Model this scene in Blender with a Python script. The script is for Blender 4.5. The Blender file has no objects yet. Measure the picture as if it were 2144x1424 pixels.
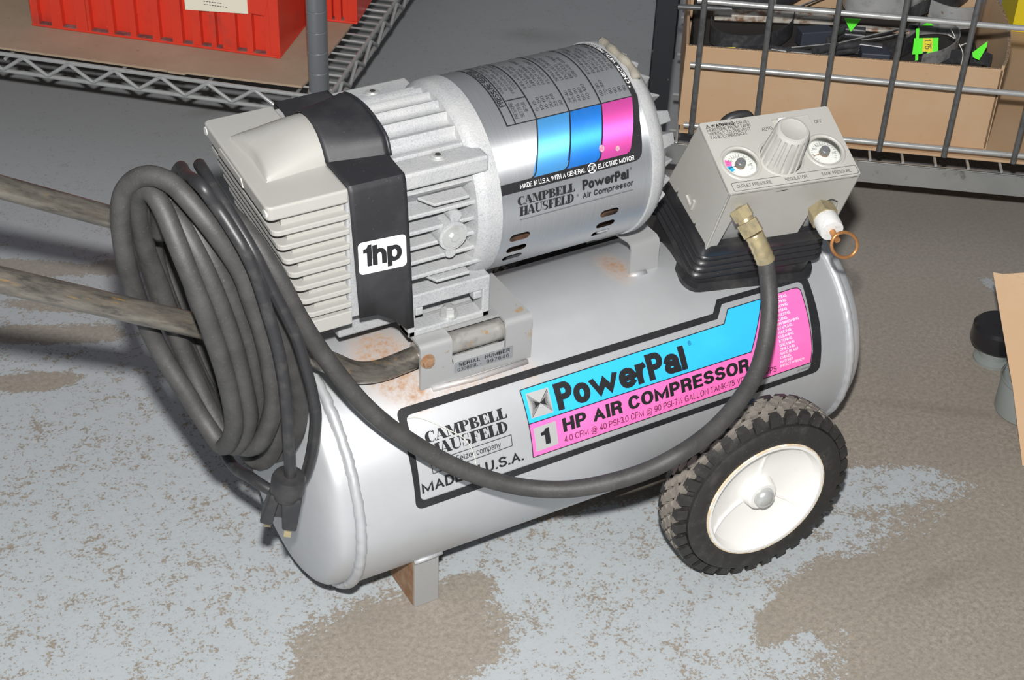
import bpy, bmesh, math, random
from mathutils import Vector, Matrix
random.seed(7)
scene = bpy.context.scene
COL = scene.collection
V = Vector
R = math.radians

# ------------------------------------------------------------------ camera
CAM = V((-0.48118, -1.20257, 1.24761))
YAW, PITCH, ROLL, FPX = 0.536546, 0.623998, 0.042494, 3403.06
_h = V((math.sin(YAW), math.cos(YAW), 0)); _r = V((math.cos(YAW), -math.sin(YAW), 0)); _z = V((0, 0, 1))
_d = _h * math.cos(PITCH) - _z * math.sin(PITCH)
_u = _h * math.sin(PITCH) + _z * math.cos(PITCH)
CR = _r * math.cos(ROLL) + _u * math.sin(ROLL)
CU = -_r * math.sin(ROLL) + _u * math.cos(ROLL)
cam_data = bpy.data.cameras.new('camera')
cam_data.sensor_width = 36
cam_data.lens = FPX / 2144 * 36
cam_data.clip_start = 0.05
cam = bpy.data.objects.new('camera', cam_data)
COL.objects.link(cam)
cam.matrix_world = Matrix(((CR.x, CU.x, -_d.x, CAM.x), (CR.y, CU.y, -_d.y, CAM.y), (CR.z, CU.z, -_d.z, CAM.z), (0, 0, 0, 1)))
scene.camera = cam

# ------------------------------------------------------------------ world and light
world = bpy.data.worlds.new('workshop_ambient')
scene.world = world
world.use_nodes = True
world.node_tree.nodes['Background'].inputs[0].default_value = (0.62, 0.66, 0.72, 1)
world.node_tree.nodes['Background'].inputs[1].default_value = 0.25
# the photographer's flash: a small head on the hot shoe, just above the lens
fl = bpy.data.lights.new('camera_flash', 'POINT')
fl.energy = 196
fl.shadow_soft_size = 0.022
fl.color = (1.0, 0.985, 0.96)
flash = bpy.data.objects.new('camera_flash', fl)
COL.objects.link(flash)
flash.location = CAM + CU * 0.135 + CR * 0.0
vs = scene.view_settings
vs.view_transform = 'Standard'
vs.look = 'None'
vs.gamma = 1
vs.use_curve_mapping = False
vs.exposure = 0.0

# ------------------------------------------------------------------ pixel helpers (2144 x 1424)
def ray(px, py):
    return (_d + CR * ((px - 1072) / FPX) + CU * ((712 - py) / FPX)).normalized()
def at_plane(px, py, P, n):
    v = ray(px, py); return CAM + v * ((P - CAM).dot(n) / v.dot(n))
def at_z(px, py, z): return at_plane(px, py, V((0, 0, z)), V((0, 0, 1)))
def at_y(px, py, y): return at_plane(px, py, V((0, y, 0)), V((0, 1, 0)))
def at_x(px, py, x): return at_plane(px, py, V((x, 0, 0)), V((1, 0, 0)))

# ------------------------------------------------------------------ materials
MATS = {}
def N(nt, typ, **kw):
    n = nt.nodes.new(typ)
    for k, v in kw.items():
        if hasattr(n, k): setattr(n, k, v)
    return n
def ramp(nt, fac, stops):
    r = nt.nodes.new('ShaderNodeValToRGB')
    el = r.color_ramp.elements
    while len(el) < len(stops): el.new(0.5)
    for e, (p, c) in zip(el, stops):
        e.position = p; e.color = c if len(c) == 4 else (*c, 1)
    nt.links.new(fac, r.inputs[0]); return r.outputs[0]
def noise(nt, scale, detail=4, rough=0.55, vec=None, w=None):
    n = nt.nodes.new('ShaderNodeTexNoise')
    n.inputs['Scale'].default_value = scale; n.inputs['Detail'].default_value = detail; n.inputs['Roughness'].default_value = rough
    if vec is not None: nt.links.new(vec, n.inputs['Vector'])
    return n.outputs['Fac']
def mix(nt, fac, a, b):
    m = nt.nodes.new('ShaderNodeMix'); m.data_type = 'RGBA'
    for sock, val in ((0, fac), (6, a), (7, b)):
        if isinstance(val, (int, float)): m.inputs[sock].default_value = val
        elif isinstance(val, tuple): m.inputs[sock].default_value = (*val, 1) if len(val) == 3 else val
        else: nt.links.new(val, m.inputs[sock])
    return m.outputs[2]
def math_(nt, op, a, b=0.0, c=None, clamp=False):
    m = nt.nodes.new('ShaderNodeMath'); m.operation = op; m.use_clamp = clamp
    for i, val in enumerate((a, b) if c is None else (a, b, c)):
        if isinstance(val, (int, float)): m.inputs[i].default_value = val
        else: nt.links.new(val, m.inputs[i])
    return m.outputs[0]
def mapped(nt, scale=(1, 1, 1)):
    t = nt.nodes.new('ShaderNodeTexCoord'); m = nt.nodes.new('ShaderNodeMapping')
    m.inputs['Scale'].default_value = scale
    nt.links.new(t.outputs['Object'], m.inputs['Vector']); return m.outputs[0]
def mat(name, col, rough=0.5, metal=0.0, spots=None, bump=None, coat=0.0, stretch=(1, 1, 1), spec=0.5, alpha=None, trans=0.0, emit=None, fine=None, rvar=0.0, along=None):
    """spots: list of (scale, lo, hi, colour) - procedural blotches between the noise levels lo..hi."""
    if name in MATS: return MATS[name]
    m = bpy.data.materials.new(name); m.use_nodes = True; nt = m.node_tree
    b = nt.nodes['Principled BSDF']
    b.inputs['Roughness'].default_value = rough; b.inputs['Metallic'].default_value = metal
    b.inputs['Specular IOR Level'].default_value = spec
    b.inputs['Coat Weight'].default_value = coat
    b.inputs['Transmission Weight'].default_value = trans
    vec = mapped(nt, stretch)
    if along:                                   # draw the pattern out along one direction
        d_ = V(along[0]).normalized()
        dt = nt.nodes.new('ShaderNodeVectorMath'); dt.operation = 'DOT_PRODUCT'; nt.links.new(vec, dt.inputs[0]); dt.inputs[1].default_value = d_
        sc_ = nt.nodes.new('ShaderNodeVectorMath'); sc_.operation = 'SCALE'; sc_.inputs[0].default_value = d_ * (1 - along[1]); nt.links.new(dt.outputs['Value'], sc_.inputs['Scale'])
        sb = nt.nodes.new('ShaderNodeVectorMath'); sb.operation = 'SUBTRACT'; nt.links.new(vec, sb.inputs[0]); nt.links.new(sc_.outputs[0], sb.inputs[1]); vec = sb.outputs[0]
    c = (*col, 1)
    for (sc, lo, hi, sc_col) in (spots or []):
        f = ramp(nt, noise(nt, sc, 5, 0.6, vec), [(lo, (0, 0, 0)), (hi, (1, 1, 1))])
        c = mix(nt, f, c, sc_col)
    if isinstance(c, tuple): b.inputs['Base Color'].default_value = c
    else: nt.links.new(c, b.inputs['Base Color'])
    if rvar:
        f = noise(nt, 60, 4, 0.6, vec)
        nt.links.new(math_(nt, 'MULTIPLY_ADD', f, rvar, rough - rvar / 2), b.inputs['Roughness'])
    if bump:
        bp = nt.nodes.new('ShaderNodeBump'); bp.inputs['Strength'].default_value = bump[1]; bp.inputs['Distance'].default_value = bump[2] if len(bump) > 2 else 0.001
        nt.links.new(noise(nt, bump[0], 4, 0.6, vec), bp.inputs['Height']); nt.links.new(bp.outputs[0], b.inputs['Normal'])
    MATS[name] = m
    return m

def rusty_silver():
    """silver tank paint with rust stains round the saddle bracket and the rear motor foot"""
    m = bpy.data.materials.new('silver_tank_paint'); m.use_nodes = True; nt = m.node_tree
    b = nt.nodes['Principled BSDF']; vec = mapped(nt)
    base = mix(nt, noise(nt, 40, 5, 0.6, vec), (0.48, 0.49, 0.505), (0.545, 0.555, 0.57))
    total = None
    for (c, rad, k) in (((0.074, -0.026, 0.285), (0.032, 0.050, 0.05), 1.7), ((0.088, -0.066, 0.265), (0.018, 0.018, 0.030), 1.3), ((0.365, 0.012, 0.288), (0.016, 0.030, 0.03), 1.3),
                        ((0.150, -0.072, 0.262), (0.07, 0.012, 0.012), 0.55), ((0.210, -0.076, 0.257), (0.012, 0.02, 0.014), 0.6)):
        s = nt.nodes.new('ShaderNodeVectorMath'); s.operation = 'SUBTRACT'; nt.links.new(vec, s.inputs[0]); s.inputs[1].default_value = c
        dv = nt.nodes.new('ShaderNodeVectorMath'); dv.operation = 'DIVIDE'; nt.links.new(s.outputs[0], dv.inputs[0]); dv.inputs[1].default_value = rad
        ln = nt.nodes.new('ShaderNodeVectorMath'); ln.operation = 'LENGTH'; nt.links.new(dv.outputs[0], ln.inputs[0])
        f = math_(nt, 'MULTIPLY_ADD', ln.outputs['Value'], -k, k * 1.25, clamp=True)
        total = f if total is None else math_(nt, 'MAXIMUM', total, f)
    n = noise(nt, 160, 6, 0.7, vec)
    f = math_(nt, 'MULTIPLY', total, math_(nt, 'MULTIPLY_ADD', n, 2.6, -0.62), clamp=True)
    rust = mix(nt, noise(nt, 90, 5, 0.7, vec), (0.27, 0.135, 0.07), (0.40, 0.27, 0.17))
    f2 = ramp(nt, noise(nt, 55, 6, 0.75, vec), [(0.72, (0, 0, 0)), (0.76, (1, 1, 1))])
    base = mix(nt, math_(nt, 'MULTIPLY', f2, 0.5), base, (0.52, 0.45, 0.36))
    colr = mix(nt, f, base, rust)
    nt.links.new(colr, b.inputs['Base Color'])
    nt.links.new(math_(nt, 'MULTIPLY_ADD', f, -0.45, 0.45, clamp=True), b.inputs['Metallic'])
    nt.links.new(math_(nt, 'MULTIPLY_ADD', f, 0.4, 0.42), b.inputs['Roughness'])
    bp = nt.nodes.new('ShaderNodeBump'); bp.inputs['Strength'].default_value = 0.12; bp.inputs['Distance'].default_value = 0.001
    nt.links.new(noise(nt, 25, 3, 0.5, vec), bp.inputs['Height']); nt.links.new(bp.outputs[0], b.inputs['Normal'])
    MATS['silver'] = m; return m
rusty_silver()

def brushed(name, col, rough, k=1.0, metal=0.9):
    m = bpy.data.materials.new(name); m.use_nodes = True; nt = m.node_tree
    b = nt.nodes['Principled BSDF']; vec = mapped(nt, (900, 18, 18))
    n = noise(nt, 1.0, 3, 0.6, vec)
    c = mix(nt, n, tuple(x * (1 - 0.16 * k) for x in col), tuple(min(1, x * (1 + 0.12 * k)) for x in col))
    dust = ramp(nt, noise(nt, 30, 6, 0.7, mapped(nt)), [(0.5, (0, 0, 0)), (0.75, (0.35, 0.35, 0.35))])
    c = mix(nt, dust, c, tuple(x * 0.75 + 0.08 for x in col))
    nt.links.new(c, b.inputs['Base Color'])
    b.inputs['Metallic'].default_value = metal
    b.inputs['Anisotropic'].default_value = 0.9
    tg = nt.nodes.new('ShaderNodeCombineXYZ'); tg.inputs[0].default_value = 1.0; nt.links.new(tg.outputs[0], b.inputs['Tangent'])   # grooves run round the shell
    b.inputs['Roughness'].default_value = rough
    bp = nt.nodes.new('ShaderNodeBump'); bp.inputs['Strength'].default_value = 0.05; bp.inputs['Distance'].default_value = 0.0005
    nt.links.new(n, bp.inputs['Height']); nt.links.new(bp.outputs[0], b.inputs['Normal'])
    MATS[name] = m; return m
brushed('brushed_aluminium', (0.56, 0.575, 0.595), 0.46, 1.0, 0.8)
brushed('blue_foil', (0.025, 0.24, 0.80), 0.46, 0.4, 0.6)
brushed('light_blue_foil', (0.09, 0.38, 0.80), 0.46, 0.4, 0.6)
brushed('pink_foil', (0.72, 0.085, 0.40), 0.46, 0.4, 0.55)

mat('cast_aluminium', (0.40, 0.405, 0.415), 0.6, 0.15, [(520, 0.48, 0.66, (0.31, 0.32, 0.335)), (26, 0.42, 0.75, (0.455, 0.455, 0.45)), (900, 0.60, 0.70, (0.26, 0.27, 0.30))], (600, 0.45, 0.001))
mat('head_paint', (0.365, 0.357, 0.335), 0.42, 0.0, [(18, 0.5, 0.85, (0.39, 0.382, 0.36)), (300, 0.70, 0.76, (0.33, 0.31, 0.28))], (300, 0.05, 0.0005))
mat('box_plastic', (0.41, 0.40, 0.37), 0.45, 0.0, [(22, 0.5, 0.85, (0.45, 0.44, 0.41)), (180, 0.72, 0.77, (0.36, 0.34, 0.30))], (500, 0.05, 0.0004))
mat('knob_plastic', (0.40, 0.39, 0.365), 0.4, 0.0, [(40, 0.5, 0.8, (0.47, 0.46, 0.43))])
mat('black_vinyl', (0.017, 0.017, 0.020), 0.55, 0.0, [(14, 0.45, 0.8, (0.045, 0.045, 0.048)), (500, 0.68, 0.75, (0.16, 0.13, 0.10))], (120, 0.08, 0.001))
mat('black_rubber', (0.022, 0.022, 0.024), 0.45, 0.0, [(30, 0.5, 0.8, (0.05, 0.048, 0.046))])
mat('boot_rubber', (0.018, 0.018, 0.020), 0.38, 0.0, [(25, 0.52, 0.85, (0.065, 0.062, 0.058)), (220, 0.7, 0.76, (0.20, 0.19, 0.17))])
mat('hose_rubber', (0.036, 0.035, 0.0345), 0.58, 0.0, [(40, 0.40, 0.75, (0.060, 0.058, 0.056)), (420, 0.60, 0.76, (0.085, 0.078, 0.072))], (260, 0.3, 0.001))
mat('cable_rubber', (0.022, 0.022, 0.024), 0.45, 0.0, [(60, 0.5, 0.78, (0.055, 0.052, 0.05)), (260, 0.72, 0.78, (0.16, 0.14, 0.12))])
mat('bare_steel', (0.40, 0.39, 0.37), 0.38, 0.5, [(50, 0.48, 0.66, (0.26, 0.245, 0.225)), (80, 0.60, 0.70, (0.42, 0.26, 0.11))], (90, 0.1, 0.001))
mat('handle_steel', (0.21, 0.19, 0.16), 0.30, 0.6, [(150, 0.40, 0.66, (0.085, 0.078, 0.07)), (520, 0.50, 0.66, (0.17, 0.15, 0.125)), (90, 0.62, 0.70, (0.38, 0.23, 0.08))], (90, 0.12, 0.001), along=((-0.857, 0, 0.515), 0.22))
mat('bracket_steel', (0.38, 0.385, 0.385), 0.45, 0.35, [(24, 0.66, 0.74, (0.40, 0.25, 0.11)), (140, 0.66, 0.72, (0.30, 0.21, 0.13))], (60, 0.08, 0.001))
mat('rusty_steel', (0.25, 0.13, 0.065), 0.8, 0.1, [(70, 0.4, 0.7, (0.34, 0.24, 0.16))], (200, 0.4, 0.001))
mat('zinc', (0.55, 0.56, 0.55), 0.34, 0.5, [(120, 0.5, 0.75, (0.46, 0.46, 0.44))])
mat('brass', (0.46, 0.38, 0.22), 0.4, 0.55, [(120, 0.45, 0.7, (0.30, 0.26, 0.17)), (60, 0.6, 0.75, (0.48, 0.44, 0.34))])
mat('copper', (0.58, 0.27, 0.10), 0.45, 0.7, [(200, 0.5, 0.7, (0.38, 0.20, 0.09))])
mat('white_paint_metal', (0.60, 0.60, 0.59), 0.5, 0.0, [(150, 0.55, 0.7, (0.45, 0.43, 0.40))], (200, 0.3, 0.001))
mat('wheel_white', (0.74, 0.73, 0.70), 0.42, 0.0, [(40, 0.62, 0.8, (0.68, 0.63, 0.55)), (190, 0.73, 0.78, (0.30, 0.22, 0.15))])
mat('wheel_edge', (0.62, 0.48, 0.32), 0.6, 0.0, [(90, 0.45, 0.6, (0.74, 0.70, 0.62))])
mat('tire_rubber', (0.022, 0.021, 0.020), 0.55, 0.0, [(60, 0.5, 0.75, (0.05, 0.046, 0.042)), (420, 0.66, 0.72, (0.15, 0.135, 0.115))], (300, 0.2, 0.001))
mat('tread_rubber', (0.205, 0.182, 0.155), 0.85, 0.0, [(70, 0.45, 0.72, (0.115, 0.103, 0.092)), (240, 0.6, 0.7, (0.27, 0.24, 0.205))], (300, 0.4, 0.001))
mat('black_print', (0.014, 0.014, 0.016), 0.45, 0.0, [(700, 0.69, 0.73, (0.25, 0.25, 0.25)), (16, 0.5, 0.8, (0.03, 0.03, 0.032))])
mat('ink', (0.012, 0.012, 0.014), 0.5)
mat('grey_ink', (0.05, 0.05, 0.055), 0.5)
mat('cyan_print', (0.030, 0.46, 0.86), 0.42, 0.0, [(20, 0.5, 0.8, (0.04, 0.50, 0.88))])
mat('pink_print', (0.90, 0.155, 0.46), 0.42, 0.0, [(20, 0.5, 0.8, (0.92, 0.19, 0.50))])
mat('silver_print', (0.55, 0.55, 0.55), 0.42, 0.4)
mat('white_print', (0.88, 0.88, 0.88), 0.5)
mat('chart_silver', (0.5, 0.52, 0.54), 0.4, 0.8)
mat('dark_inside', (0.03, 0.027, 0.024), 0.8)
mat('motor_windings', (0.16, 0.085, 0.05), 0.7, 0.2, [(60, 0.4, 0.65, (0.03, 0.025, 0.02)), (150, 0.62, 0.7, (0.45, 0.40, 0.34))])
mat('putty', (0.24, 0.225, 0.19), 0.7, 0.0, [(80, 0.4, 0.7, (0.24, 0.21, 0.16))], (150, 0.6, 0.002))
mat('post_brown', (0.20, 0.15, 0.11), 0.3)
mat('post_grey', (0.14, 0.14, 0.145), 0.35)
mat('scuff', (0.55, 0.42, 0.42), 0.5, 0.2, [(500, 0.45, 0.55, (0.60, 0.20, 0.36))])
mat('dial_white', (0.80, 0.80, 0.77), 0.5)
mat('lens_clear', (0.95, 0.97, 0.97), 0.04, 0.0, trans=1.0)
mat('cardboard', (0.50, 0.325, 0.19), 0.85, 0.0, [(9, 0.42, 0.7, (0.52, 0.36, 0.225)), (160, 0.66, 0.75, (0.40, 0.27, 0.165))], (240, 0.08, 0.0005))
mat('cardboard_dull', (0.36, 0.265, 0.185), 0.9, 0.0, [(8, 0.42, 0.7, (0.42, 0.32, 0.23)), (120, 0.62, 0.72, (0.30, 0.22, 0.15))], stretch=(1, 1, 1))
mat('cardboard_edge', (0.44, 0.31, 0.20), 0.95, 0.0, [(400, 0.45, 0.55, (0.22, 0.14, 0.085))])
mat('red_plastic', (0.66, 0.045, 0.022), 0.38, 0.0, [(35, 0.55, 0.8, (0.56, 0.035, 0.018)), (300, 0.70, 0.75, (0.75, 0.25, 0.20)), (11, 0.60, 0.72, (0.40, 0.05, 0.04))])
mat('red_dust', (0.16, 0.06, 0.055), 0.8, 0.0, [(60, 0.4, 0.7, (0.28, 0.16, 0.15))])
mat('chrome_wire', (0.43, 0.44, 0.435), 0.36, 0.35, [(90, 0.5, 0.75, (0.34, 0.34, 0.33))])
mat('post_chrome', (0.25, 0.265, 0.28), 0.30, 0.5, [(50, 0.5, 0.75, (0.24, 0.25, 0.26))])
mat('black_wire', (0.16, 0.165, 0.165), 0.32, 0.45, [(90, 0.5, 0.7, (0.10, 0.10, 0.105))])
mat('bright_wire', (0.52, 0.525, 0.515), 0.28, 0.45, [(90, 0.55, 0.75, (0.40, 0.40, 0.38))])
mat('beam_steel', (0.40, 0.405, 0.395), 0.34, 0.5, [(9, 0.45, 0.7, (0.31, 0.315, 0.31)), (40, 0.62, 0.72, (0.22, 0.21, 0.20))])
mat('black_steel', (0.035, 0.037, 0.042), 0.45, 0.4, [(60, 0.66, 0.74, (0.22, 0.22, 0.22))])
mat('band_black', (0.050, 0.050, 0.055), 0.33, 0.2, [(90, 0.5, 0.75, (0.10, 0.10, 0.10))])
mat('band_grey', (0.34, 0.34, 0.335), 0.45, 0.3, [(60, 0.5, 0.7, (0.14, 0.14, 0.14))])
mat('band_galvanised', (0.50, 0.505, 0.50), 0.36, 0.4, [(40, 0.5, 0.7, (0.34, 0.34, 0.33)), (70, 0.66, 0.72, (0.26, 0.15, 0.09))])
mat('rusty_bar', (0.55, 0.51, 0.45), 0.5, 0.2, [(50, 0.48, 0.62, (0.24, 0.13, 0.07))])
mat('blue_black', (0.05, 0.055, 0.075), 0.5, 0.2, [(90, 0.66, 0.70, (0.30, 0.12, 0.05))])
mat('green_tag', (0.10, 0.90, 0.02), 0.6)
mat('yellow_sticker', (0.80, 0.68, 0.03), 0.6)
mat('yellow_plastic', (0.80, 0.63, 0.02), 0.5)
mat('cream_card', (0.80, 0.76, 0.62), 0.7)
mat('string', (0.62, 0.60, 0.55), 0.8)
mat('grey_green', (0.22, 0.24, 0.23), 0.4, 0.1)
mat('gloss_black', (0.013, 0.013, 0.015), 0.22)
def clear_lens():
    m = bpy.data.materials.new('clear_plastic'); m.use_nodes = True; nt = m.node_tree
    out = nt.nodes['Material Output']; nt.nodes.remove(nt.nodes['Principled BSDF'])
    t = nt.nodes.new('ShaderNodeBsdfTransparent'); t.inputs[0].default_value = (0.93, 0.94, 0.93, 1)
    g = nt.nodes.new('ShaderNodeBsdfGlossy'); g.inputs['Roughness'].default_value = 0.06
    x = nt.nodes.new('ShaderNodeMixShader'); fr = nt.nodes.new('ShaderNodeFresnel'); fr.inputs[0].default_value = 1.4
    nt.links.new(fr.outputs[0], x.inputs[0]); nt.links.new(t.outputs[0], x.inputs[1]); nt.links.new(g.outputs[0], x.inputs[2]); nt.links.new(x.outputs[0], out.inputs[0])
    MATS['lens_clear'] = m
clear_lens()

# ------------------------------------------------------------------ objects
def thing(name, label, cat, loc, group=None):
    o = bpy.data.objects.new(name, None); COL.objects.link(o)
    o.location = loc; o.empty_display_size = 0.05
    o['label'] = label; o['category'] = cat
    if group: o['group'] = group
    return o
def tag(o, label, cat, group=None):
    o['label'] = label; o['category'] = cat
    if group: o['group'] = group
    return o
def link(name, me, m, parent=None):
    o = bpy.data.objects.new(name, me); COL.objects.link(o)
    if m: me.materials.append(MATS[m])
    if parent is not None:
        o.parent = parent
        if parent.type == 'EMPTY': o.location = -parent.location      # meshes are written in world coordinates
    return o
def catmull(pts, n=6, closed=False):
    P = [V(p) for p in pts]; out = []; L = len(P)
    rng = range(L) if closed else range(L - 1)
    for i in rng:
        if closed: a, b, c, d = P[(i - 1) % L], P[i], P[(i + 1) % L], P[(i + 2) % L]
        else: a, b, c, d = P[max(i - 1, 0)], P[i], P[i + 1], P[min(i + 2, L - 1)]
        for k in range(n):
            t = k / n
            out.append(0.5 * ((2 * b) + (c - a) * t + (2 * a - 5 * b + 4 * c - d) * t * t + (3 * b - a - 3 * c + d) * t ** 3))
    if not closed: out.append(P[-1])
    return out
def rrect(x0, y0, x1, y1, r, n=4):
    out = []
    for (cx, cy, a0) in ((x1 - r, y1 - r, 0), (x0 + r, y1 - r, 90), (x0 + r, y0 + r, 180), (x1 - r, y0 + r, 270)):
        for k in range(n + 1):
            a = R(a0 + 90 * k / n); out.append((cx + r * math.cos(a), cy + r * math.sin(a)))
    return out
def circle2(cx, cy, r, n=20, r2=None):
    r2 = r2 or r
    return [(cx + r * math.cos(2 * math.pi * k / n), cy + r2 * math.sin(2 * math.pi * k / n)) for k in range(n)]

class MB:
    """collects geometry for ONE mesh"""
    def __init__(self, T=None): self.v = []; self.f = []; self.T = T
    def add(self, vs, fs):
        o = len(self.v)
        self.v += [(self.T @ V(p)) if self.T else V(p) for p in vs]
        self.f += [tuple(i + o for i in f) for f in fs]; return self
    def box(self, x0, y0, z0, x1, y1, z1):
        return self.add([(x0, y0, z0), (x1, y0, z0), (x1, y1, z0), (x0, y1, z0), (x0, y0, z1), (x1, y0, z1), (x1, y1, z1), (x0, y1, z1)],
                        [(0, 3, 2, 1), (4, 5, 6, 7), (0, 1, 5, 4), (1, 2, 6, 5), (2, 3, 7, 6), (3, 0, 4, 7)])
    def hexa(self, p): return self.add(p, [(0, 3, 2, 1), (4, 5, 6, 7), (0, 1, 5, 4), (1, 2, 6, 5), (2, 3, 7, 6), (3, 0, 4, 7)])
    def prism(self, poly, f0, f1):
        """poly: 2D ring; f0, f1 map (a, b) to the two end faces"""
        n = len(poly); vs = [f0(*q) for q in poly] + [f1(*q) for q in poly]
        return self.add(vs, [tuple(range(n - 1, -1, -1)), tuple(range(n, 2 * n))] + [(i, (i + 1) % n, n + (i + 1) % n, n + i) for i in range(n)])
    def bridge(self, rings, closed=True, caps=True):
        n = len(rings[0]); vs = [q for r_ in rings for q in r_]; fs = []
        for k in range(len(rings) - 1):
            for i in range(n if closed else n - 1):
                j = (i + 1) % n; fs.append((k * n + i, k * n + j, (k + 1) * n + j, (k + 1) * n + i))
        if caps and closed:
            fs.append(tuple(range(n - 1, -1, -1))); b = (len(rings) - 1) * n; fs.append(tuple(range(b, b + n)))
        return self.add(vs, fs)
    def cyl(self, p0, p1, r, seg=16, r2=None, caps=True):
        p0, p1 = V(p0), V(p1); ax = (p1 - p0).normalized(); a = ax.orthogonal().normalized(); b = ax.cross(a)
        r2 = r if r2 is None else r2
        return self.bridge([[c + (a * math.cos(t) + b * math.sin(t)) * rr for t in [2 * math.pi * k / seg for k in range(seg)]] for c, rr in ((p0, r), (p1, r2))], True, caps)
    def lathe(self, prof, origin, axis, seg=32, caps=True, rfun=None):
        """prof: (t along the axis, radius)"""
        o = V(origin); ax = V(axis).normalized(); a = V((0, 0, 1)) if abs(ax.z) < 0.9 else V((1, 0, 0)); a = (a - ax * a.dot(ax)).normalized(); b = ax.cross(a)
        rings = []
        for i, (t, r_) in enumerate(prof):
            rings.append([o + ax * t + (a * math.cos(2 * math.pi * k / seg) + b * math.sin(2 * math.pi * k / seg)) * (r_ if rfun is None else rfun(i, r_, k)) for k in range(seg)])
        return self.bridge(rings, True, caps)
    def tube(self, pts, r, seg=10, closed=False, caps=True):
        P = [V(p) for p in pts]; n = len(P); tang = []
        for i in range(n):
            a = P[(i - 1) % n] if (closed or i > 0) else P[i]; b = P[(i + 1) % n] if (closed or i < n - 1) else P[i]
            tang.append((b - a).normalized())
        nrm = tang[0].orthogonal().normalized(); rings = []
        for i in range(n):
            nrm = (nrm - tang[i] * nrm.dot(tang[i])).normalized(); bi = tang[i].cross(nrm)
            rr = r(i) if callable(r) else r
            rings.append([P[i] + (nrm * math.cos(2 * math.pi * k / seg) + bi * math.sin(2 * math.pi * k / seg)) * rr for k in range(seg)])
        if closed:
            return self.bridge(rings + [rings[0]], True, False)
        return self.bridge(rings, True, caps)
    def hexbolt(self, p, axis, r, h):
        p = V(p); ax = V(axis).normalized(); self.cyl(p, p + ax * h * 0.25, r * 1.25, 20); self.cyl(p + ax * h * 0.25, p + ax * h * 0.9, r, 6); return self.cyl(p + ax * h * 0.9, p + ax * h, r * 0.86, 6, r * 0.6)
    def mesh(self, name):
        me = bpy.data.meshes.new(name); me.from_pydata([tuple(q) for q in self.v], [], self.f); me.update()
        bm = bmesh.new(); bm.from_mesh(me); bmesh.ops.recalc_face_normals(bm, faces=bm.faces); bm.to_mesh(me); bm.free()
        return me
    def obj(self, name, m, parent=None, smooth=None, bevel=0.0, seg=2, weld=False):
        me = self.mesh(name)
        o = link(name, me, m, parent)
        if smooth is not None:
            for q in me.polygons: q.use_smooth = True
            if smooth < 180:
                me.set_sharp_from_angle(angle=R(smooth))
        if bevel:
            b = o.modifiers.new('bevel', 'BEVEL'); b.width = bevel; b.segments = seg; b.limit_method = 'ANGLE'; b.angle_limit = R(40)
        return o

# ------------------------------------------------------------------ printed artwork: 2D shapes laid on a surface
def text2d(s, bold=0.0, shear=0.0, space=1.0, res=2):
    cu = bpy.data.curves.new('t', 'FONT'); cu.body = s; cu.size = 1; cu.offset = bold; cu.shear = shear; cu.space_character = space; cu.resolution_u = res; cu.fill_mode = 'FRONT'
    ob = bpy.data.objects.new('t', cu); COL.objects.link(ob)
    dg = bpy.context.evaluated_depsgraph_get(); me = bpy.data.meshes.new_from_object(ob.evaluated_get(dg))
    vs = [(q.co.x, q.co.y) for q in me.vertices]; fs = [tuple(q.vertices) for q in me.polygons]
    bpy.data.objects.remove(ob); bpy.data.curves.remove(cu); bpy.data.meshes.remove(me)
    return vs, fs
_TC = {}
def fit(s, u0, v0, u1, v1, bold=0.0, shear=0.0, rot=0, space=1.0):
    """text squeezed into the rectangle; rot=90 reads along +v"""
    key = (s, bold, shear, space)
    if key not in _TC: _TC[key] = text2d(s, bold, shear, space)
    vs, fs = _TC[key]
    xs = [a for a, b in vs]; ys = [b for a, b in vs]; x0, x1, y0, y1 = min(xs), max(xs), min(ys), max(ys)
    out = []
    for (a, b) in vs:
        a = (a - x0) / (x1 - x0); b = (b - y0) / (y1 - y0)
        if rot == 90: a, b = 1 - b, a
        out.append((u0 + a * (u1 - u0), v0 + b * (v1 - v0)))
    return out, fs
def poly(ring): return [tuple(q) for q in ring], [tuple(range(len(ring)))]
def holed(outer, holes):
    bm = bmesh.new()
    for ring in [outer] + holes:
        vs = [bm.verts.new((a, b, 0)) for a, b in ring]
        for i in range(len(vs)): bm.edges.new((vs[i], vs[(i + 1) % len(vs)]))
    bmesh.ops.triangle_fill(bm, use_beauty=True, use_dissolve=False, edges=bm.edges[:])
    bm.verts.index_update()
    vs = [(q.co.x, q.co.y) for q in bm.verts]; fs = [tuple(w.index for w in f.verts) for f in bm.faces]; bm.free(); return vs, fs
def line2(a, b, w):
    a, b = V((*a, 0)), V((*b, 0)); t = (b - a).normalized(); n = V((-t.y, t.x, 0)) * (w / 2)
    return poly([(q.x, q.y) for q in (a - n, b - n, b + n, a + n)])
def frame2(ring, ring_in): return holed(ring, [ring_in])
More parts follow.
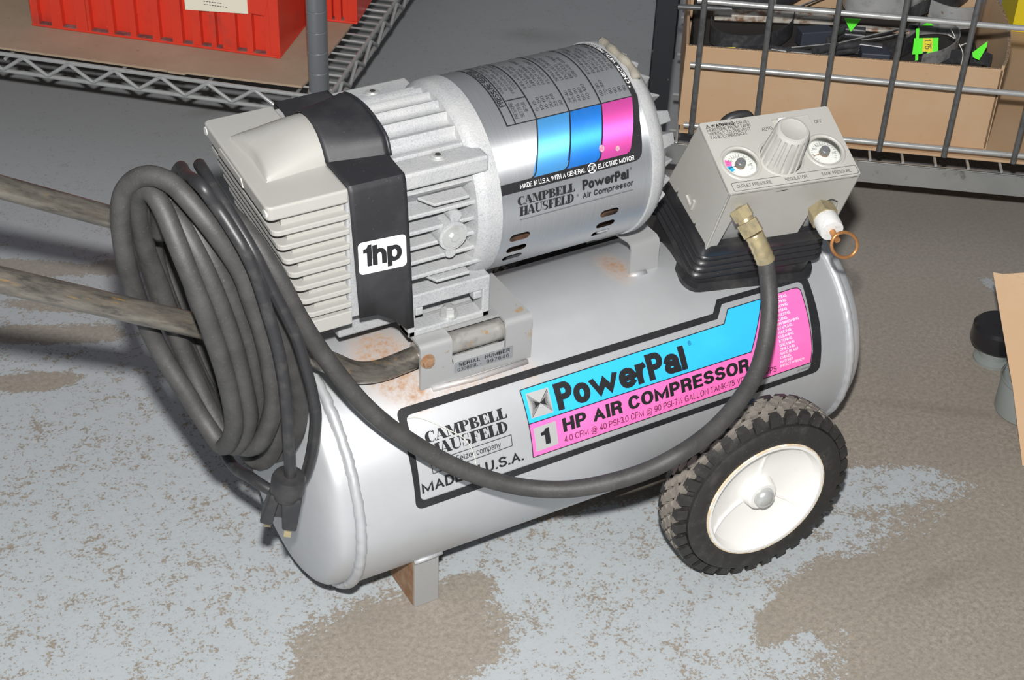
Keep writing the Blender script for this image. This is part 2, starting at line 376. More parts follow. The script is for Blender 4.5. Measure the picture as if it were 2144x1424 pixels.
def decal(name, shapes, mapf, m, parent, vstep=None, ustep=None, nf=None):
    bm = bmesh.new()
    for vs, fs in shapes:
        b = [bm.verts.new((q[0], q[1], q[2] if len(q) > 2 else 0)) for q in vs]
        for f in fs:
            try: bm.faces.new([b[i] for i in f])
            except ValueError: pass
    bm.normal_update()
    bmesh.ops.triangulate(bm, faces=bm.faces[:])
    for step, ax in ((vstep, 1), (ustep, 0)):
        if not step: continue
        c = [q.co[ax] for q in bm.verts]; lo, hi = min(c), max(c)
        k = math.floor(lo / step) + 1
        while k * step < hi:
            co = [0, 0, 0]; no = [0, 0, 0]; co[ax] = k * step; no[ax] = 1
            bmesh.ops.bisect_plane(bm, geom=bm.verts[:] + bm.edges[:] + bm.faces[:], plane_co=co, plane_no=no); k += 1
    bmesh.ops.remove_doubles(bm, verts=bm.verts[:], dist=1e-7)
    uv = [(q.co.x, q.co.y) for q in bm.verts]
    for f in bm.faces:
        if f.normal.z < 0: f.normal_flip()
    for q in bm.verts:
        u_, v_, z_ = q.co; p_ = V(mapf(u_, v_))
        if z_: p_ = p_ + (V(mapf(u_ + 1e-4, v_)) - p_).cross(V(mapf(u_, v_ + 1e-4)) - p_).normalized() * z_
        q.co = p_
    if nf:
        bm.normal_update()
        for f in bm.faces:
            if f.normal.dot(nf(f.calc_center_median())) < 0: f.normal_flip()
    me = bpy.data.meshes.new(name); bm.to_mesh(me); bm.free()
    if nf:
        for q in me.polygons: q.use_smooth = True
        me.normals_split_custom_set_from_vertices([nf(q.co) for q in me.vertices])
    return link(name, me, m, parent)

# a heavy high-contrast serif face, drawn letter by letter
def _arc(cx, cy, ro, so, ri, si, a0, a1, n=14, dx=0.0):
    out = [(cx + ro * math.cos(R(a0 + (a1 - a0) * k / n)), cy + so * math.sin(R(a0 + (a1 - a0) * k / n))) for k in range(n + 1)]
    inn = [(cx + dx + ri * math.cos(R(a0 + (a1 - a0) * k / n)), cy + si * math.sin(R(a0 + (a1 - a0) * k / n))) for k in range(n + 1)]
    fs = []; vs = out + inn
    for k in range(n): fs.append((k, k + 1, n + 2 + k, n + 1 + k))
    return vs, fs
def _r(x0, y0, x1, y1): return poly([(x0, y0), (x1, y0), (x1, y1), (x0, y1)])
def _q(*p): return poly(p)
def serif_letter(ch):
    t = 0.085
    stem = lambda x, w=0.33: [_r(x, 0, x + w, 1), _r(x - 0.08, 0, x + w + 0.08, t), _r(x - 0.08, 1 - t, x + w + 0.08, 1)]
    if ch == 'C': return [_arc(0.44, 0.5, 0.44, 0.51, 0.19, 0.45, 48, 312, 20, 0.07), _r(0.72, 0.64, 0.79, 1.0), _r(0.74, 0.0, 0.79, 0.26)], 0.84
    if ch == 'A': return [_q((0.08, 0), (0.15, 0), (0.48, 1), (0.40, 1)), _q((0.34, 1), (0.60, 1), (0.95, 0), (0.62, 0)), _r(0.22, 0.28, 0.72, 0.34), _r(0, 0, 0.25, t), _r(0.55, 0, 1.0, t)], 1.0
    if ch == 'M': return [_r(0.10, 0, 0.16, 1), _r(0, 0, 0.28, t), _r(0, 1 - t, 0.3, 1), _q((0.10, 1), (0.40, 1), (0.66, 0), (0.50, 0)), _q((0.52, 0), (0.60, 0), (0.90, 1), (0.80, 1)), _r(0.78, 0, 1.05, 1), _r(0.72, 0, 1.12, t), _r(0.8, 1 - t, 1.12, 1)], 1.14
    if ch == 'P': return stem(0.10) + [_arc(0.42, 0.73, 0.42, 0.27, 0.17, 0.21, -90, 90), _r(0.3, 1 - t, 0.44, 1), _r(0.3, 0.46, 0.44, 0.52)], 0.86
    if ch == 'B': return stem(0.10) + [_arc(0.42, 0.76, 0.38, 0.24, 0.15, 0.185, -90, 90), _arc(0.42, 0.27, 0.45, 0.27, 0.19, 0.215, -90, 90), _r(0.3, 1 - t, 0.44, 1), _r(0.3, 0.50, 0.44, 0.55), _r(0.3, 0, 0.44, t)], 0.90
    if ch == 'E': return stem(0.10) + [_r(0.3, 1 - t, 0.78, 1), _r(0.3, 0, 0.80, t), _r(0.3, 0.49, 0.60, 0.54), _q((0.72, 0.68), (0.78, 0.68), (0.78, 1), (0.62, 1)), _q((0.62, 0), (0.80, 0), (0.80, 0.34), (0.74, 0.34)), _r(0.56, 0.38, 0.61, 0.65)], 0.84
    if ch == 'F': return stem(0.10) + [_r(0.3, 1 - t, 0.78, 1), _r(0.3, 0.47, 0.60, 0.52), _q((0.72, 0.68), (0.78, 0.68), (0.78, 1), (0.62, 1)), _r(0.56, 0.36, 0.61, 0.63)], 0.82
    if ch == 'L': return stem(0.10) + [_r(0.3, 0, 0.78, t), _q((0.60, 0), (0.78, 0), (0.78, 0.36), (0.72, 0.36))], 0.82
    if ch == 'H': return stem(0.10) + stem(0.66) + [_r(0.3, 0.47, 0.7, 0.53)], 1.02
    if ch == 'U': return [_r(0.10, 0.3, 0.34, 1), _r(0, 1 - t, 0.44, 1), _r(0.76, 0.3, 0.83, 1), _r(0.64, 1 - t, 0.94, 1), _arc(0.465, 0.32, 0.365, 0.33, 0.24, 0.25, 180, 360, 14, 0.06)], 0.96
    if ch == 'S': return [_arc(0.38, 0.74, 0.34, 0.27, 0.14, 0.21, 60, 250), _arc(0.38, 0.26, 0.36, 0.27, 0.15, 0.21, -120, 75), _r(0.60, 0.66, 0.66, 1.0), _r(0.08, 0.0, 0.14, 0.34), _q((0.18, 0.56), (0.32, 0.44), (0.62, 0.36), (0.46, 0.52))], 0.80
    if ch == 'D': return stem(0.10) + [_arc(0.38, 0.5, 0.52, 0.5, 0.27, 0.445, -90, 90), _r(0.3, 1 - t, 0.40, 1), _r(0.3, 0, 0.40, t)], 0.98
    return [], 0.5
def serif(s, u0, v0, u1, v1):
    parts = []; x = 0
    for ch in s:
        sh, w = serif_letter(ch)
        for vs, fs in sh: parts.append(([(a + x, b) for a, b in vs], fs))
        x += w - 0.05
    k = (u1 - u0) / x
    return [([(u0 + a * k, v0 + b * (v1 - v0), (i % 4) * 2.0e-5) for a, b in vs], fs) for i, (vs, fs) in enumerate(parts)]
# ------------------------------------------------------------------ a plain grotesque face drawn with strokes, any weight
def _ar(cx, cy, rx, ry, a0, a1, n=10, e=1.0):
    out = []
    for k in range(n + 1):
        a = R(a0 + (a1 - a0) * k / n); c, s = math.cos(a), math.sin(a)
        out.append((cx + rx * math.copysign(abs(c) ** e, c), cy + ry * math.copysign(abs(s) ** e, s)))
    return out
XH = 0.76
def _glyphs():
    G = {}
    o_ = lambda: [('c', _ar(0.5, 0.5, 0.5, 0.5, 0, 360, 24, 0.88)[:-1])]
    G['A'] = (0.98, [[(0, 0), (0.5, 1), (1, 0)], [(0.2, 0.3), (0.8, 0.3)]])
    G['B'] = (0.88, [[(0, 0), (0, 1), (0.55, 1)] + _ar(0.55, 0.76, 0.38, 0.24, 90, -90, 8)[1:] + [(0, 0.52)], [(0.58, 0.52)] + _ar(0.58, 0.26, 0.42, 0.26, 90, -90, 8)[1:] + [(0, 0)]])
    G['C'] = (0.95, [_ar(0.5, 0.5, 0.5, 0.5, 38, 322, 20, 0.9)])
    G['D'] = (0.92, [[(0, 0), (0, 1), (0.45, 1)] + _ar(0.45, 0.5, 0.55, 0.5, 90, -90, 12)[1:] + [(0, 0)]])
    G['E'] = (0.80, [[(1, 1), (0, 1), (0, 0), (1, 0)], [(0, 0.52), (0.9, 0.52)]])
    G['F'] = (0.76, [[(1, 1), (0, 1), (0, 0)], [(0, 0.5), (0.85, 0.5)]])
    G['G'] = (0.98, [_ar(0.5, 0.5, 0.5, 0.5, 40, 330, 20, 0.9) + [(0.97, 0.45), (0.58, 0.45)], [(0.98, 0), (0.98, 0.45)]])
    G['H'] = (0.90, [[(0, 0), (0, 1)], [(1, 0), (1, 1)], [(0, 0.52), (1, 0.52)]])
    G['I'] = (0.0, [[(0.5, 0), (0.5, 1)]])
    G['J'] = (0.70, [[(1, 1), (1, 0.3)] + _ar(0.5, 0.3, 0.5, 0.3, 0, -180, 8)[1:]])
    G['K'] = (0.92, [[(0, 0), (0, 1)], [(0, 0.35), (0.95, 1)], [(0.32, 0.58), (1, 0)]])
    G['L'] = (0.74, [[(0, 1), (0, 0), (1, 0)]])
    G['M'] = (1.20, [[(0, 0), (0, 1), (0.5, 0.05), (1, 1), (1, 0)]])
    G['N'] = (0.90, [[(0, 0), (0, 1), (1, 0), (1, 1)]])
    G['O'] = (1.00, o_())
    G['P'] = (0.84, [[(0, 0), (0, 1), (0.58, 1)] + _ar(0.58, 0.725, 0.42, 0.275, 90, -90, 8)[1:] + [(0, 0.45)]])
    G['Q'] = (1.00, o_() + [[(0.6, 0.3), (1, -0.02)]])
    G['R'] = (0.88, [[(0, 0), (0, 1), (0.58, 1)] + _ar(0.58, 0.74, 0.40, 0.26, 90, -90, 8)[1:] + [(0, 0.48)], [(0.6, 0.48), (0.90, 0.36), (0.97, 0)]])
    G['S'] = (0.86, [_ar(0.5, 0.75, 0.47, 0.25, 25, 180, 8) + _ar(0.5, 0.75, 0.47, 0.25, 180, 262, 4)[1:] + _ar(0.5, 0.26, 0.5, 0.26, 80, -155, 12)])
    G['T'] = (0.82, [[(0, 1), (1, 1)], [(0.5, 1), (0.5, 0)]])
    G['U'] = (0.90, [[(0, 1), (0, 0.35)] + _ar(0.5, 0.35, 0.5, 0.35, 180, 360, 10)[1:] + [(1, 1)]])
    G['V'] = (0.92, [[(0, 1), (0.5, 0), (1, 1)]])
    G['W'] = (1.35, [[(0, 1), (0.25, 0), (0.5, 0.95), (0.75, 0), (1, 1)]])
    G['X'] = (0.90, [[(0, 1), (1, 0)], [(0, 0), (1, 1)]])
    G['Y'] = (0.90, [[(0, 1), (0.5, 0.45), (1, 1)], [(0.5, 0.45), (0.5, 0)]])
    G['Z'] = (0.84, [[(0, 1), (1, 1), (0, 0), (1, 0)]])
    G['0'] = (0.76, o_())
    G['1'] = (0.34, [[(1, 0), (1, 1)], [(1, 0.80), (0.0, 0.74)]])
    G['2'] = (0.74, [_ar(0.5, 0.72, 0.48, 0.28, 160, -20, 10) + [(0.86, 0.5), (0.02, 0), (1, 0)]])
    G['3'] = (0.76, [_ar(0.48, 0.76, 0.44, 0.24, 150, -90, 9) , _ar(0.48, 0.27, 0.5, 0.27, 90, -150, 10)])
    G['4'] = (0.78, [[(0.74, 0), (0.74, 1), (0, 0.25), (1, 0.25)]])
    G['5'] = (0.76, [[(0.9, 1), (0.16, 1), (0.08, 0.5)] + _ar(0.48, 0.33, 0.5, 0.33, 120, -150, 12)])
    G['6'] = (0.76, [_ar(0.52, 0.5, 0.5, 0.5, 50, 180, 8) + _ar(0.5, 0.32, 0.5, 0.32, 180, 540, 18)])
    G['7'] = (0.74, [[(0, 1), (1, 1), (0.4, 0)]])
    G['8'] = (0.76, [('c', _ar(0.5, 0.76, 0.42, 0.24, 0, 360, 16)[:-1]), ('c', _ar(0.5, 0.27, 0.5, 0.27, 0, 360, 16)[:-1])])
    G['9'] = (0.76, [_ar(0.48, 0.5, 0.5, 0.5, -130, 0, 8) + _ar(0.5, 0.68, 0.5, 0.32, 0, 360, 18)])
    x = XH
    L = {}
    L['o'] = (0.78, [('c', _ar(0.5, 0.5, 0.5, 0.5, 0, 360, 20, 0.92)[:-1])])
    L['w'] = (1.45, [[(0, 1), (0.25, 0), (0.5, 0.95), (0.75, 0), (1, 1)]])
    L['e'] = (0.84, [[(0.02, 0.5), (1, 0.5)] + _ar(0.5, 0.5, 0.5, 0.5, 0, 315, 18, 0.92)])
    L['r'] = (0.50, [[(0, 0), (0, 1)], [(0, 0.45)] + _ar(0.9, 0.35, 0.9, 0.65, 165, 95, 6)])
    L['a'] = (0.80, [_ar(0.48, 0.66, 0.44, 0.34, 160, 0, 8) + [(0.92, 0), (1.0, 0)], ('c', _ar(0.45, 0.27, 0.45, 0.27, 0, 360, 16)[:-1])])
    L['m'] = (1.20, [[(0, 0), (0, 1)], [(0, 0.6)] + _ar(0.25, 0.6, 0.25, 0.4, 180, 0, 8) + [(0.5, 0)], [(0.5, 0.6)] + _ar(0.75, 0.6, 0.25, 0.4, 180, 0, 8) + [(1, 0)]])
    L['n'] = (0.72, [[(0, 0), (0, 1)], _ar(0.5, 0.6, 0.5, 0.4, 180, 0, 8) + [(1, 0)]])
    L['s'] = (0.68, [_ar(0.5, 0.75, 0.47, 0.25, 25, 262, 11) + _ar(0.5, 0.26, 0.5, 0.26, 80, -155, 12)])
    L['c'] = (0.74, [_ar(0.5, 0.5, 0.5, 0.5, 45, 315, 18, 0.92)])
    L['y'] = (0.74, [[(0, 1), (0.5, 0)], [(1, 1), (0.42, -0.3), (0.1, -0.36)]])
    L['z'] = (0.68, [[(0, 1), (1, 1), (0, 0), (1, 0)]])
    L['t'] = (0.36, [[(0.4, 1.3), (0.4, 0.2), (0.6, 0), (1, 0)], [(0, 1), (1, 1)]])
    L['l'] = (0.0, [[(0.5, 0), (0.5, 1 / x)]])
    L['i'] = (0.0, [[(0.5, 0), (0.5, 1)], [(0.5, 1.32), (0.5, 1.34)]])
    L['h'] = (0.74, [[(0, 0), (0, 1 / x)], _ar(0.5, 0.6, 0.5, 0.4, 180, 0, 8) + [(1, 0)]])
    L['p'] = (0.78, [[(0, 1), (0, -0.36)], ('c', _ar(0.5, 0.5, 0.5, 0.5, 0, 360, 20, 0.92)[:-1])])
    L['d'] = (0.78, [[(1, 0), (1, 1 / x)], ('c', _ar(0.5, 0.5, 0.5, 0.5, 0, 360, 20, 0.92)[:-1])])
    L['u'] = (0.72, [[(0, 1), (0, 0.4)] + _ar(0.5, 0.4, 0.5, 0.4, 180, 360, 8) + [(1, 1)], [(1, 0.4), (1, 0)]])
    P = {'.': (0.0, [[(0.5, 0.0), (0.5, 0.005)]]), ',': (0.0, [[(0.5, 0.0), (0.3, -0.15)]]), '-': (0.30, [[(0, 0.4), (1, 0.4)]]), '/': (0.40, [[(0, 0), (1, 1)]]),
         '(': (0.22, [_ar(1.0, 0.5, 1.0, 0.6, 115, 245, 8)]), ')': (0.22, [_ar(0.0, 0.5, 1.0, 0.6, 65, -65, 8)]), ':': (0.0, [[(0.5, 0.05), (0.5, 0.06)], [(0.5, 0.6), (0.5, 0.61)]]), '!': (0.0, [[(0.5, 0.3), (0.5, 1)], [(0.5, 0), (0.5, 0.01)]]),
         '*': (0.3, [[(0, 0.7), (1, 0.9)], [(1, 0.7), (0, 0.9)], [(0.5, 0.62), (0.5, 0.98)]])}
    return G, L, P
GLY_U, GLY_L, GLY_P = _glyphs()
def _thicken(pts, h, closed, cy=0.74):
    n = len(pts); P = [V((a, b / cy)) for a, b in pts]
    if not closed and n >= 2:
        P[0] = P[0] + (P[0] - P[1]).normalized() * h; P[-1] = P[-1] + (P[-1] - P[-2]).normalized() * h
    Lf, Rt = [], []
    for i in range(n):
        a = (P[i] - P[i - 1]).normalized() if (closed or i > 0) else None
        b = (P[(i + 1) % n] - P[i]).normalized() if (closed or i < n - 1) else None
        a = a or b; b = b or a
        na, nb = V((-a.y, a.x)), V((-b.y, b.x)); m = na + nb
        m = m.normalized() if m.length > 1e-6 else na
        k = h / max(0.30, m.dot(na))
        Lf.append(P[i] + m * k); Rt.append(P[i] - m * k)
    fs = [(i, (i + 1) % n, n + (i + 1) % n, n + i) for i in range(n if closed else n - 1)]
    return [(q.x, q.y * cy) for q in Lf + Rt], fs
def sans(s, weight=0.14, space=0.12):
    """returns list of shapes, advance width; cap height 1"""
    h = weight / 2; x = 0; out = []
    for ch in s:
        if ch == ' ': x += 0.30 + space; continue
        if ch in GLY_U: W_, st = GLY_U[ch]; top = 1.0
        elif ch in GLY_L: W_, st = GLY_L[ch]; top = XH
        elif ch in GLY_P: W_, st = GLY_P[ch]; top = 1.0
        else:
            vs, fs = text2d(ch); k = 1 / 0.72; mx = max(a for a, b in vs); out.append(([(x + a * k, b * k) for a, b in vs], fs)); x += mx * k + space; continue
        W = max(W_ * (0.86 if ch in GLY_U else 0.92), 0) + (weight if W_ == 0 else weight * 0.35); W = max(W, weight)
        if ch == '1':
            W = weight * 1.55 + 0.05; k1 = min(weight, 0.30)
            out.append(([(x + W - weight, 0), (x + W, 0), (x + W, 1), (x + W - weight * 0.72, 1), (x + W - weight * 1.0, 0.86), (x, 0.80), (x, 0.80 - k1 * 0.62), (x + W - weight, 0.80 - k1 * 0.62)], [(0, 1, 2, 3, 4, 5, 6, 7)])); x += W + space; continue
        for q in st:
            closed = isinstance(q, tuple); pts = q[1] if closed else q
            pts = [(x + h + a * (W - 2 * h), h * 0.74 + b * (top - 2 * h * 0.74)) for a, b in pts]
            tv_, tf_ = _thicken(pts, h, closed)
            if ch in 'AKMNVWXYZwz': tv_ = [(min(max(a, x - 0.02), x + W + 0.02), min(max(b, 0.0), top)) for a, b in tv_]
            out.append((tv_, tf_))
        x += W + space
    return out, x - space
def merge(shapes):
    vs, fs = [], []
    for i_, (v_, f_) in enumerate(shapes):                    # each stroke a hair above the last, so that crossings do not fight
        o_ = len(vs); vs += [(a, b, (i_ % 4) * 2.0e-5) for a, b in v_]; fs += [tuple(i + o_ for i in f) for f in f_]
    return vs, fs
_SC = {}
_bfit = fit
def fit(s, u0, v0, u1, v1, bold=0.0, shear=0.0, rot=0, space=1.0):
    if s in ('®', '½', '@'): return _bfit(s, u0, v0, u1, v1, 0.0, 0.0, rot)
    wgt = 0.125 + bold * 3.2; sp_ = 0.13 * space + (space - 1) * 0.3 - bold * 0.8
    key = (s, round(wgt, 4), round(sp_, 4), shear)
    if key not in _SC:
        sh_, _w = sans(s, wgt, sp_); _SC[key] = merge(sh_)
    vs, fs = _SC[key]
    xs = [q[0] for q in vs]; ys = [q[1] for q in vs]; x0, x1, y0, y1 = min(xs), max(xs), min(ys), max(ys)
    if y0 > -0.2: y0 = min(y0, 0) if y0 < -0.1 else 0.0
    if not any(c in 'py,' for c in s): y0 = 0.0; 
    if any(c.isupper() or c.isdigit() for c in s): y1 = 1.0 if y1 < 1.05 else y1
    out = []
    for (a, b, z_) in vs:
        a = (a - x0) / (x1 - x0); b = (b - y0) / (y1 - y0); a += shear * (b - 0.5) * 0.3
        if rot == 90: a, b = 1 - b, a
        out.append((u0 + a * (u1 - u0), v0 + b * (v1 - v0), z_))
    return out, fs
# ------------------------------------------------------------------ floor
def floor_material():
    m = bpy.data.materials.new('worn_painted_concrete'); m.use_nodes = True; nt = m.node_tree
    b = nt.nodes['Principled BSDF']; vec = mapped(nt)
    def blob(px, py, rx, ry, rot, k=1.0, soft=0.55):
        """elliptical worn area centred on a floor point, edges broken up by noise"""
        c = at_z(px, py, 0)
        s = nt.nodes.new('ShaderNodeVectorMath'); s.operation = 'SUBTRACT'; nt.links.new(vec, s.inputs[0]); s.inputs[1].default_value = (c.x, c.y, 0)
        mp = nt.nodes.new('ShaderNodeMapping'); mp.vector_type = 'TEXTURE'; mp.inputs['Rotation'].default_value = (0, 0, R(rot)); mp.inputs['Scale'].default_value = (rx, ry, 1)
        nt.links.new(s.outputs[0], mp.inputs[0])
        ln = nt.nodes.new('ShaderNodeVectorMath'); ln.operation = 'LENGTH'; nt.links.new(mp.outputs[0], ln.inputs[0])
        return math_(nt, 'MULTIPLY_ADD', ln.outputs['Value'], -k / soft, k * (1 + 1 / soft) * 0.5 + k * 0.5, clamp=False)
    areas = None
    # (pixel, radius along, radius across, heading)
    for a in ((840, 1350, 0.110, 0.070, -15), (960, 1255, 0.045, 0.030, 20), (700, 1400, 0.05, 0.03, 0), (1960, 640, 0.55, 0.40, -42), (2130, 1290, 0.27, 0.17, 20), (2080, 900, 0.34, 0.20, -40),
              (1200, 1040, 0.10, 0.025, -5), (1640, 1290, 0.05, 0.022, 25), (1760, 1240, 0.09, 0.05, 0), (1330, 960, 0.16, 0.06, 0), (110, 700, 0.10, 0.022, -25), (250, 560, 0.05, 0.02, -20), (60, 800, 0.06, 0.02, -20), (40, 560, 0.12, 0.02, -30), (150, 640, 0.09, 0.015, -30)):
        f = blob(*a)
        f = math_(nt, 'MINIMUM', f, 1.0)
        areas = f if areas is None else math_(nt, 'MAXIMUM', areas, f)
    # paint that survived inside the worn area beside the wheel
    keep = blob(1890, 1010, 0.13, 0.05, -25)
    keep = math_(nt, 'MAXIMUM', keep, blob(2080, 600, 0.02, 0.05, 0))
    areas = math_(nt, 'SUBTRACT', areas, math_(nt, 'MULTIPLY', math_(nt, 'MAXIMUM', keep, 0.0), 0.9))
    areas = math_(nt, 'MULTIPLY', math_(nt, 'MINIMUM', math_(nt, 'MAXIMUM', areas, -0.32), 1.0), 0.40)
    n1 = noise(nt, 22, 9, 0.74, vec); n2 = noise(nt, 105, 6, 0.7, vec); n3 = noise(nt, 300, 3, 0.6, vec)
    sx = nt.nodes.new('ShaderNodeSeparateXYZ'); nt.links.new(vec, sx.inputs[0])
    # the paint is sounder towards the back; far also offsets flash falloff in the colours
    far = math_(nt, 'MULTIPLY_ADD', math_(nt, 'ADD', sx.outputs[1], math_(nt, 'MULTIPLY', sx.outputs[0], 0.5)), 1.2, -0.35, clamp=True)
    val = math_(nt, 'ADD', math_(nt, 'MULTIPLY', areas, 0.56), math_(nt, 'MULTIPLY', n1, 0.44))
    val = math_(nt, 'ADD', val, math_(nt, 'MULTIPLY', n2, 0.50))
    val = math_(nt, 'ADD', val, math_(nt, 'MULTIPLY', n3, 0.40))
    val = math_(nt, 'SUBTRACT', val, math_(nt, 'MULTIPLY', far, 0.05))
    f = ramp(nt, val, [(0.648, (0, 0, 0)), (0.664, (1, 1, 1))])
    worn = ramp(nt, val, [(0.560, (0, 0, 0)), (0.648, (1, 1, 1))])
    big = noise(nt, 5, 3, 0.5, vec)
    paint = mix(nt, big, (0.365, 0.395, 0.415), (0.41, 0.438, 0.455))
    paint = mix(nt, math_(nt, 'MULTIPLY', worn, 0.38), paint, (0.30, 0.315, 0.32))
    paint = mix(nt, math_(nt, 'MULTIPLY', noise(nt, 24, 5, 0.6, vec), 0.25), paint, (0.34, 0.36, 0.37))
    paint = mix(nt, math_(nt, 'MULTIPLY', far, 0.7), paint, (0.345, 0.347, 0.358))  # paint colour at the back adjusted for the falloff of the flash
    conc = mix(nt, ramp(nt, noise(nt, 170, 7, 0.8, vec), [(0.34, (0, 0, 0)), (0.66, (1, 1, 1))]), (0.175, 0.150, 0.122), (0.345, 0.305, 0.258))
    conc = mix(nt, ramp(nt, noise(nt, 7, 5, 0.6, vec), [(0.4, (0, 0, 0)), (0.75, (0.6, 0.6, 0.6))]), conc, (0.22, 0.195, 0.165))
    conc = mix(nt, math_(nt, 'MULTIPLY', far, 0.8), conc, mix(nt, noise(nt, 9, 6, 0.65, vec), (0.275, 0.255, 0.235), (0.375, 0.355, 0.335)))  # back concrete coloured lighter to make up for flash falloff
    c = mix(nt, f, paint, conc)
    stain = math_(nt, 'MAXIMUM', blob(2010, 862, 0.10, 0.008, -38, soft=1.4), blob(1960, 1215, 0.05, 0.012, 0, soft=1.4))
    stain = math_(nt, 'MAXIMUM', stain, math_(nt, 'MAXIMUM', blob(440, 232, 0.03, 0.012, 0, soft=1.4), blob(1120, 75, 0.05, 0.02, -30, soft=1.4)))
    c = mix(nt, math_(nt, 'MULTIPLY', math_(nt, 'MAXIMUM', stain, 0.0), math_(nt, 'MULTIPLY', n1, 0.45), clamp=True), c, (0.13, 0.105, 0.085))
    specks = ramp(nt, noise(nt, 300, 2, 0.5, vec), [(0.74, (0, 0, 0)), (0.76, (1, 1, 1))])
    c = mix(nt, math_(nt, 'MULTIPLY', specks, 0.5), c, (0.10, 0.085, 0.07))
    nt.links.new(c, b.inputs['Base Color'])
    nt.links.new(math_(nt, 'MULTIPLY_ADD', f, 0.25, 0.50), b.inputs['Roughness'])
    bp = nt.nodes.new('ShaderNodeBump'); bp.inputs['Strength'].default_value = 0.35; bp.inputs['Distance'].default_value = 0.0012
    hgt = math_(nt, 'ADD', math_(nt, 'MULTIPLY', f, -0.6), math_(nt, 'MULTIPLY', noise(nt, 220, 3, 0.6, vec), 0.35))
    nt.links.new(hgt, bp.inputs['Height']); nt.links.new(bp.outputs[0], b.inputs['Normal'])
    MATS['floor'] = m
floor_material()
o = MB().box(-3.0, -3.0, -0.05, 5.5, 6.0, 0.0).obj('floor', 'floor')
o['kind'] = 'structure'; o['label'] = 'concrete floor with chipped blue-grey paint and bare brown patches'

mat('shop_wall', (0.42, 0.42, 0.40), 0.8, 0.0, [(3, 0.4, 0.7, (0.36, 0.36, 0.345))])
for nm, dims in (('wall_back', (-3.0, 6.0, 0.0, 5.5, 6.12, 3.2)), ('wall_right', (5.5, -3.0, 0.0, 5.62, 6.0, 3.2))):
    o = MB().box(*dims).obj(nm, 'shop_wall'); o['kind'] = 'structure'; o['label'] = 'plain grey painted workshop wall'
# ================================================================== AIR COMPRESSOR
TY, TZ, TR, TL = 0.0115, 0.1541, 0.135, 0.606          # tank axis y, z, radius, length between the welds
YM, ZM, RM, MX0, MX1 = 0.042, 0.432, 0.0995, 0.1825, 0.3545   # motor axis and shell
comp = thing('air_compressor', 'silver portable air compressor with motor, pump, control box and wheels', 'air compressor', (0.30, 0.0115, 0))

# ---------------------------------------------------------------- tank
prof = [(-0.0385, 0.003), (-0.0380, 0.03), (-0.0365, 0.06), (-0.0335, 0.088), (-0.0300, 0.106), (-0.0262, 0.1175), (-0.0215, 0.1250), (-0.0165, 0.1288), (-0.010, 0.1302), (0.0, 0.1308), (0.0, TR - 0.001), (0.004, TR)]
prof2 = [(TL - t, r_) for t, r_ in reversed(prof)]
tank = MB().lathe(prof + prof2, (0, TY, TZ), (1, 0, 0), 96).obj('tank', 'silver', comp, 35)
def tk(u, v, off=0.0004):
    a = v / TR; return V((u, TY + (TR + off) * math.sin(a), TZ + (TR + off) * math.cos(a)))
def tv(deg): return TR * R(deg)
for x in (0.0, TL):
    rnd = random.Random(3 + int(x * 10)); s = 200
    wob = [rnd.uniform(-1, 1) for _ in range(s)]
    pts = [V((x + 0.0005 * wob[k], TY + (TR - 0.0015) * math.sin(2 * math.pi * k / s), TZ + (TR - 0.0015) * math.cos(2 * math.pi * k / s))) for k in range(s)]
    MB().tube(pts, lambda i: 0.0056 + 0.00035 * wob[(i * 7) % s], 8, True).obj('weld_bead', 'silver', tank, 180)

# printed panel on the tank front (u = metres along the tank, v = arc length)
def T(name, shapes, m, lift=0.0006, parent=tank): return decal(name, shapes, lambda u, v: tk(u, v, lift), m, parent, vstep=0.012, nf=lambda c: V((0, c.y - TY, c.z - TZ)).normalized())
def D(pts): return [(u, tv(a)) for u, a in pts]
def arc_pts(cu, ca, r, a0, a1, n=5):
    return [(cu + r * math.cos(R(a0 + (a1 - a0) * k / n)), tv(ca) + r * math.sin(R(a0 + (a1 - a0) * k / n))) for k in range(n + 1)]
outer = arc_pts(0.0685, -42.4, 0.008, 180, 90) + D([(0.4385, -40.0), (0.4500, -34.2), (0.556, -35.0)]) + arc_pts(0.5610, -38.2, 0.008, 80, 0) + D([(0.5665, -60), (0.5640, -72.5)]) + arc_pts(0.5535, -79.0, 0.009, 0, -90) + D([(0.3, -83.2)]) + arc_pts(0.0675, -80.5, 0.0085, 270, 180)
inner = arc_pts(0.0745, -45.2, 0.006, 180, 90) + D([(0.4415, -43.0), (0.4535, -37.0), (0.553, -37.6)]) + arc_pts(0.5545, -39.9, 0.005, 80, 0) + D([(0.5545, -60), (0.5525, -71.5)]) + arc_pts(0.5425, -77.2, 0.0065, 0, -90) + D([(0.3, -80.2)]) + arc_pts(0.0705, -77.9, 0.0055, 270, 180)
T('label_border', [holed(outer, [inner])], 'black_print', 0.0005)
cyan = D([(0.1937, -46.8), (0.4472, -46.0), (0.4579, -40.0), (0.503, -40.0), (0.4715, -62.1), (0.1937, -62.0)])
T('label_band', [poly(cyan)], 'cyan_print', 0.0005)
pink = D([(0.1937, -62.0), (0.4715, -62.1), (0.503, -40.0), (0.546, -39.8)]) + arc_pts(0.5495, -42.2, 0.005, 80, 0) + D([(0.5515, -70.0), (0.5485, -76.6), (0.1932, -77.4)])
T('label_band', [poly(pink)], 'pink_print', 0.0005)
ln = []
for ring in (cyan, pink):
    for i in range(len(ring)): ln.append(line2(ring[i], ring[(i + 1) % len(ring)], 0.0010))
T('label_outline', ln, 'black_print', 0.0007)
T('emblem_square', [poly(D([(0.1985, -49.0), (0.2245, -49.2), (0.2237, -60.2), (0.1980, -60.0)]))], 'silver_print', 0.0007)
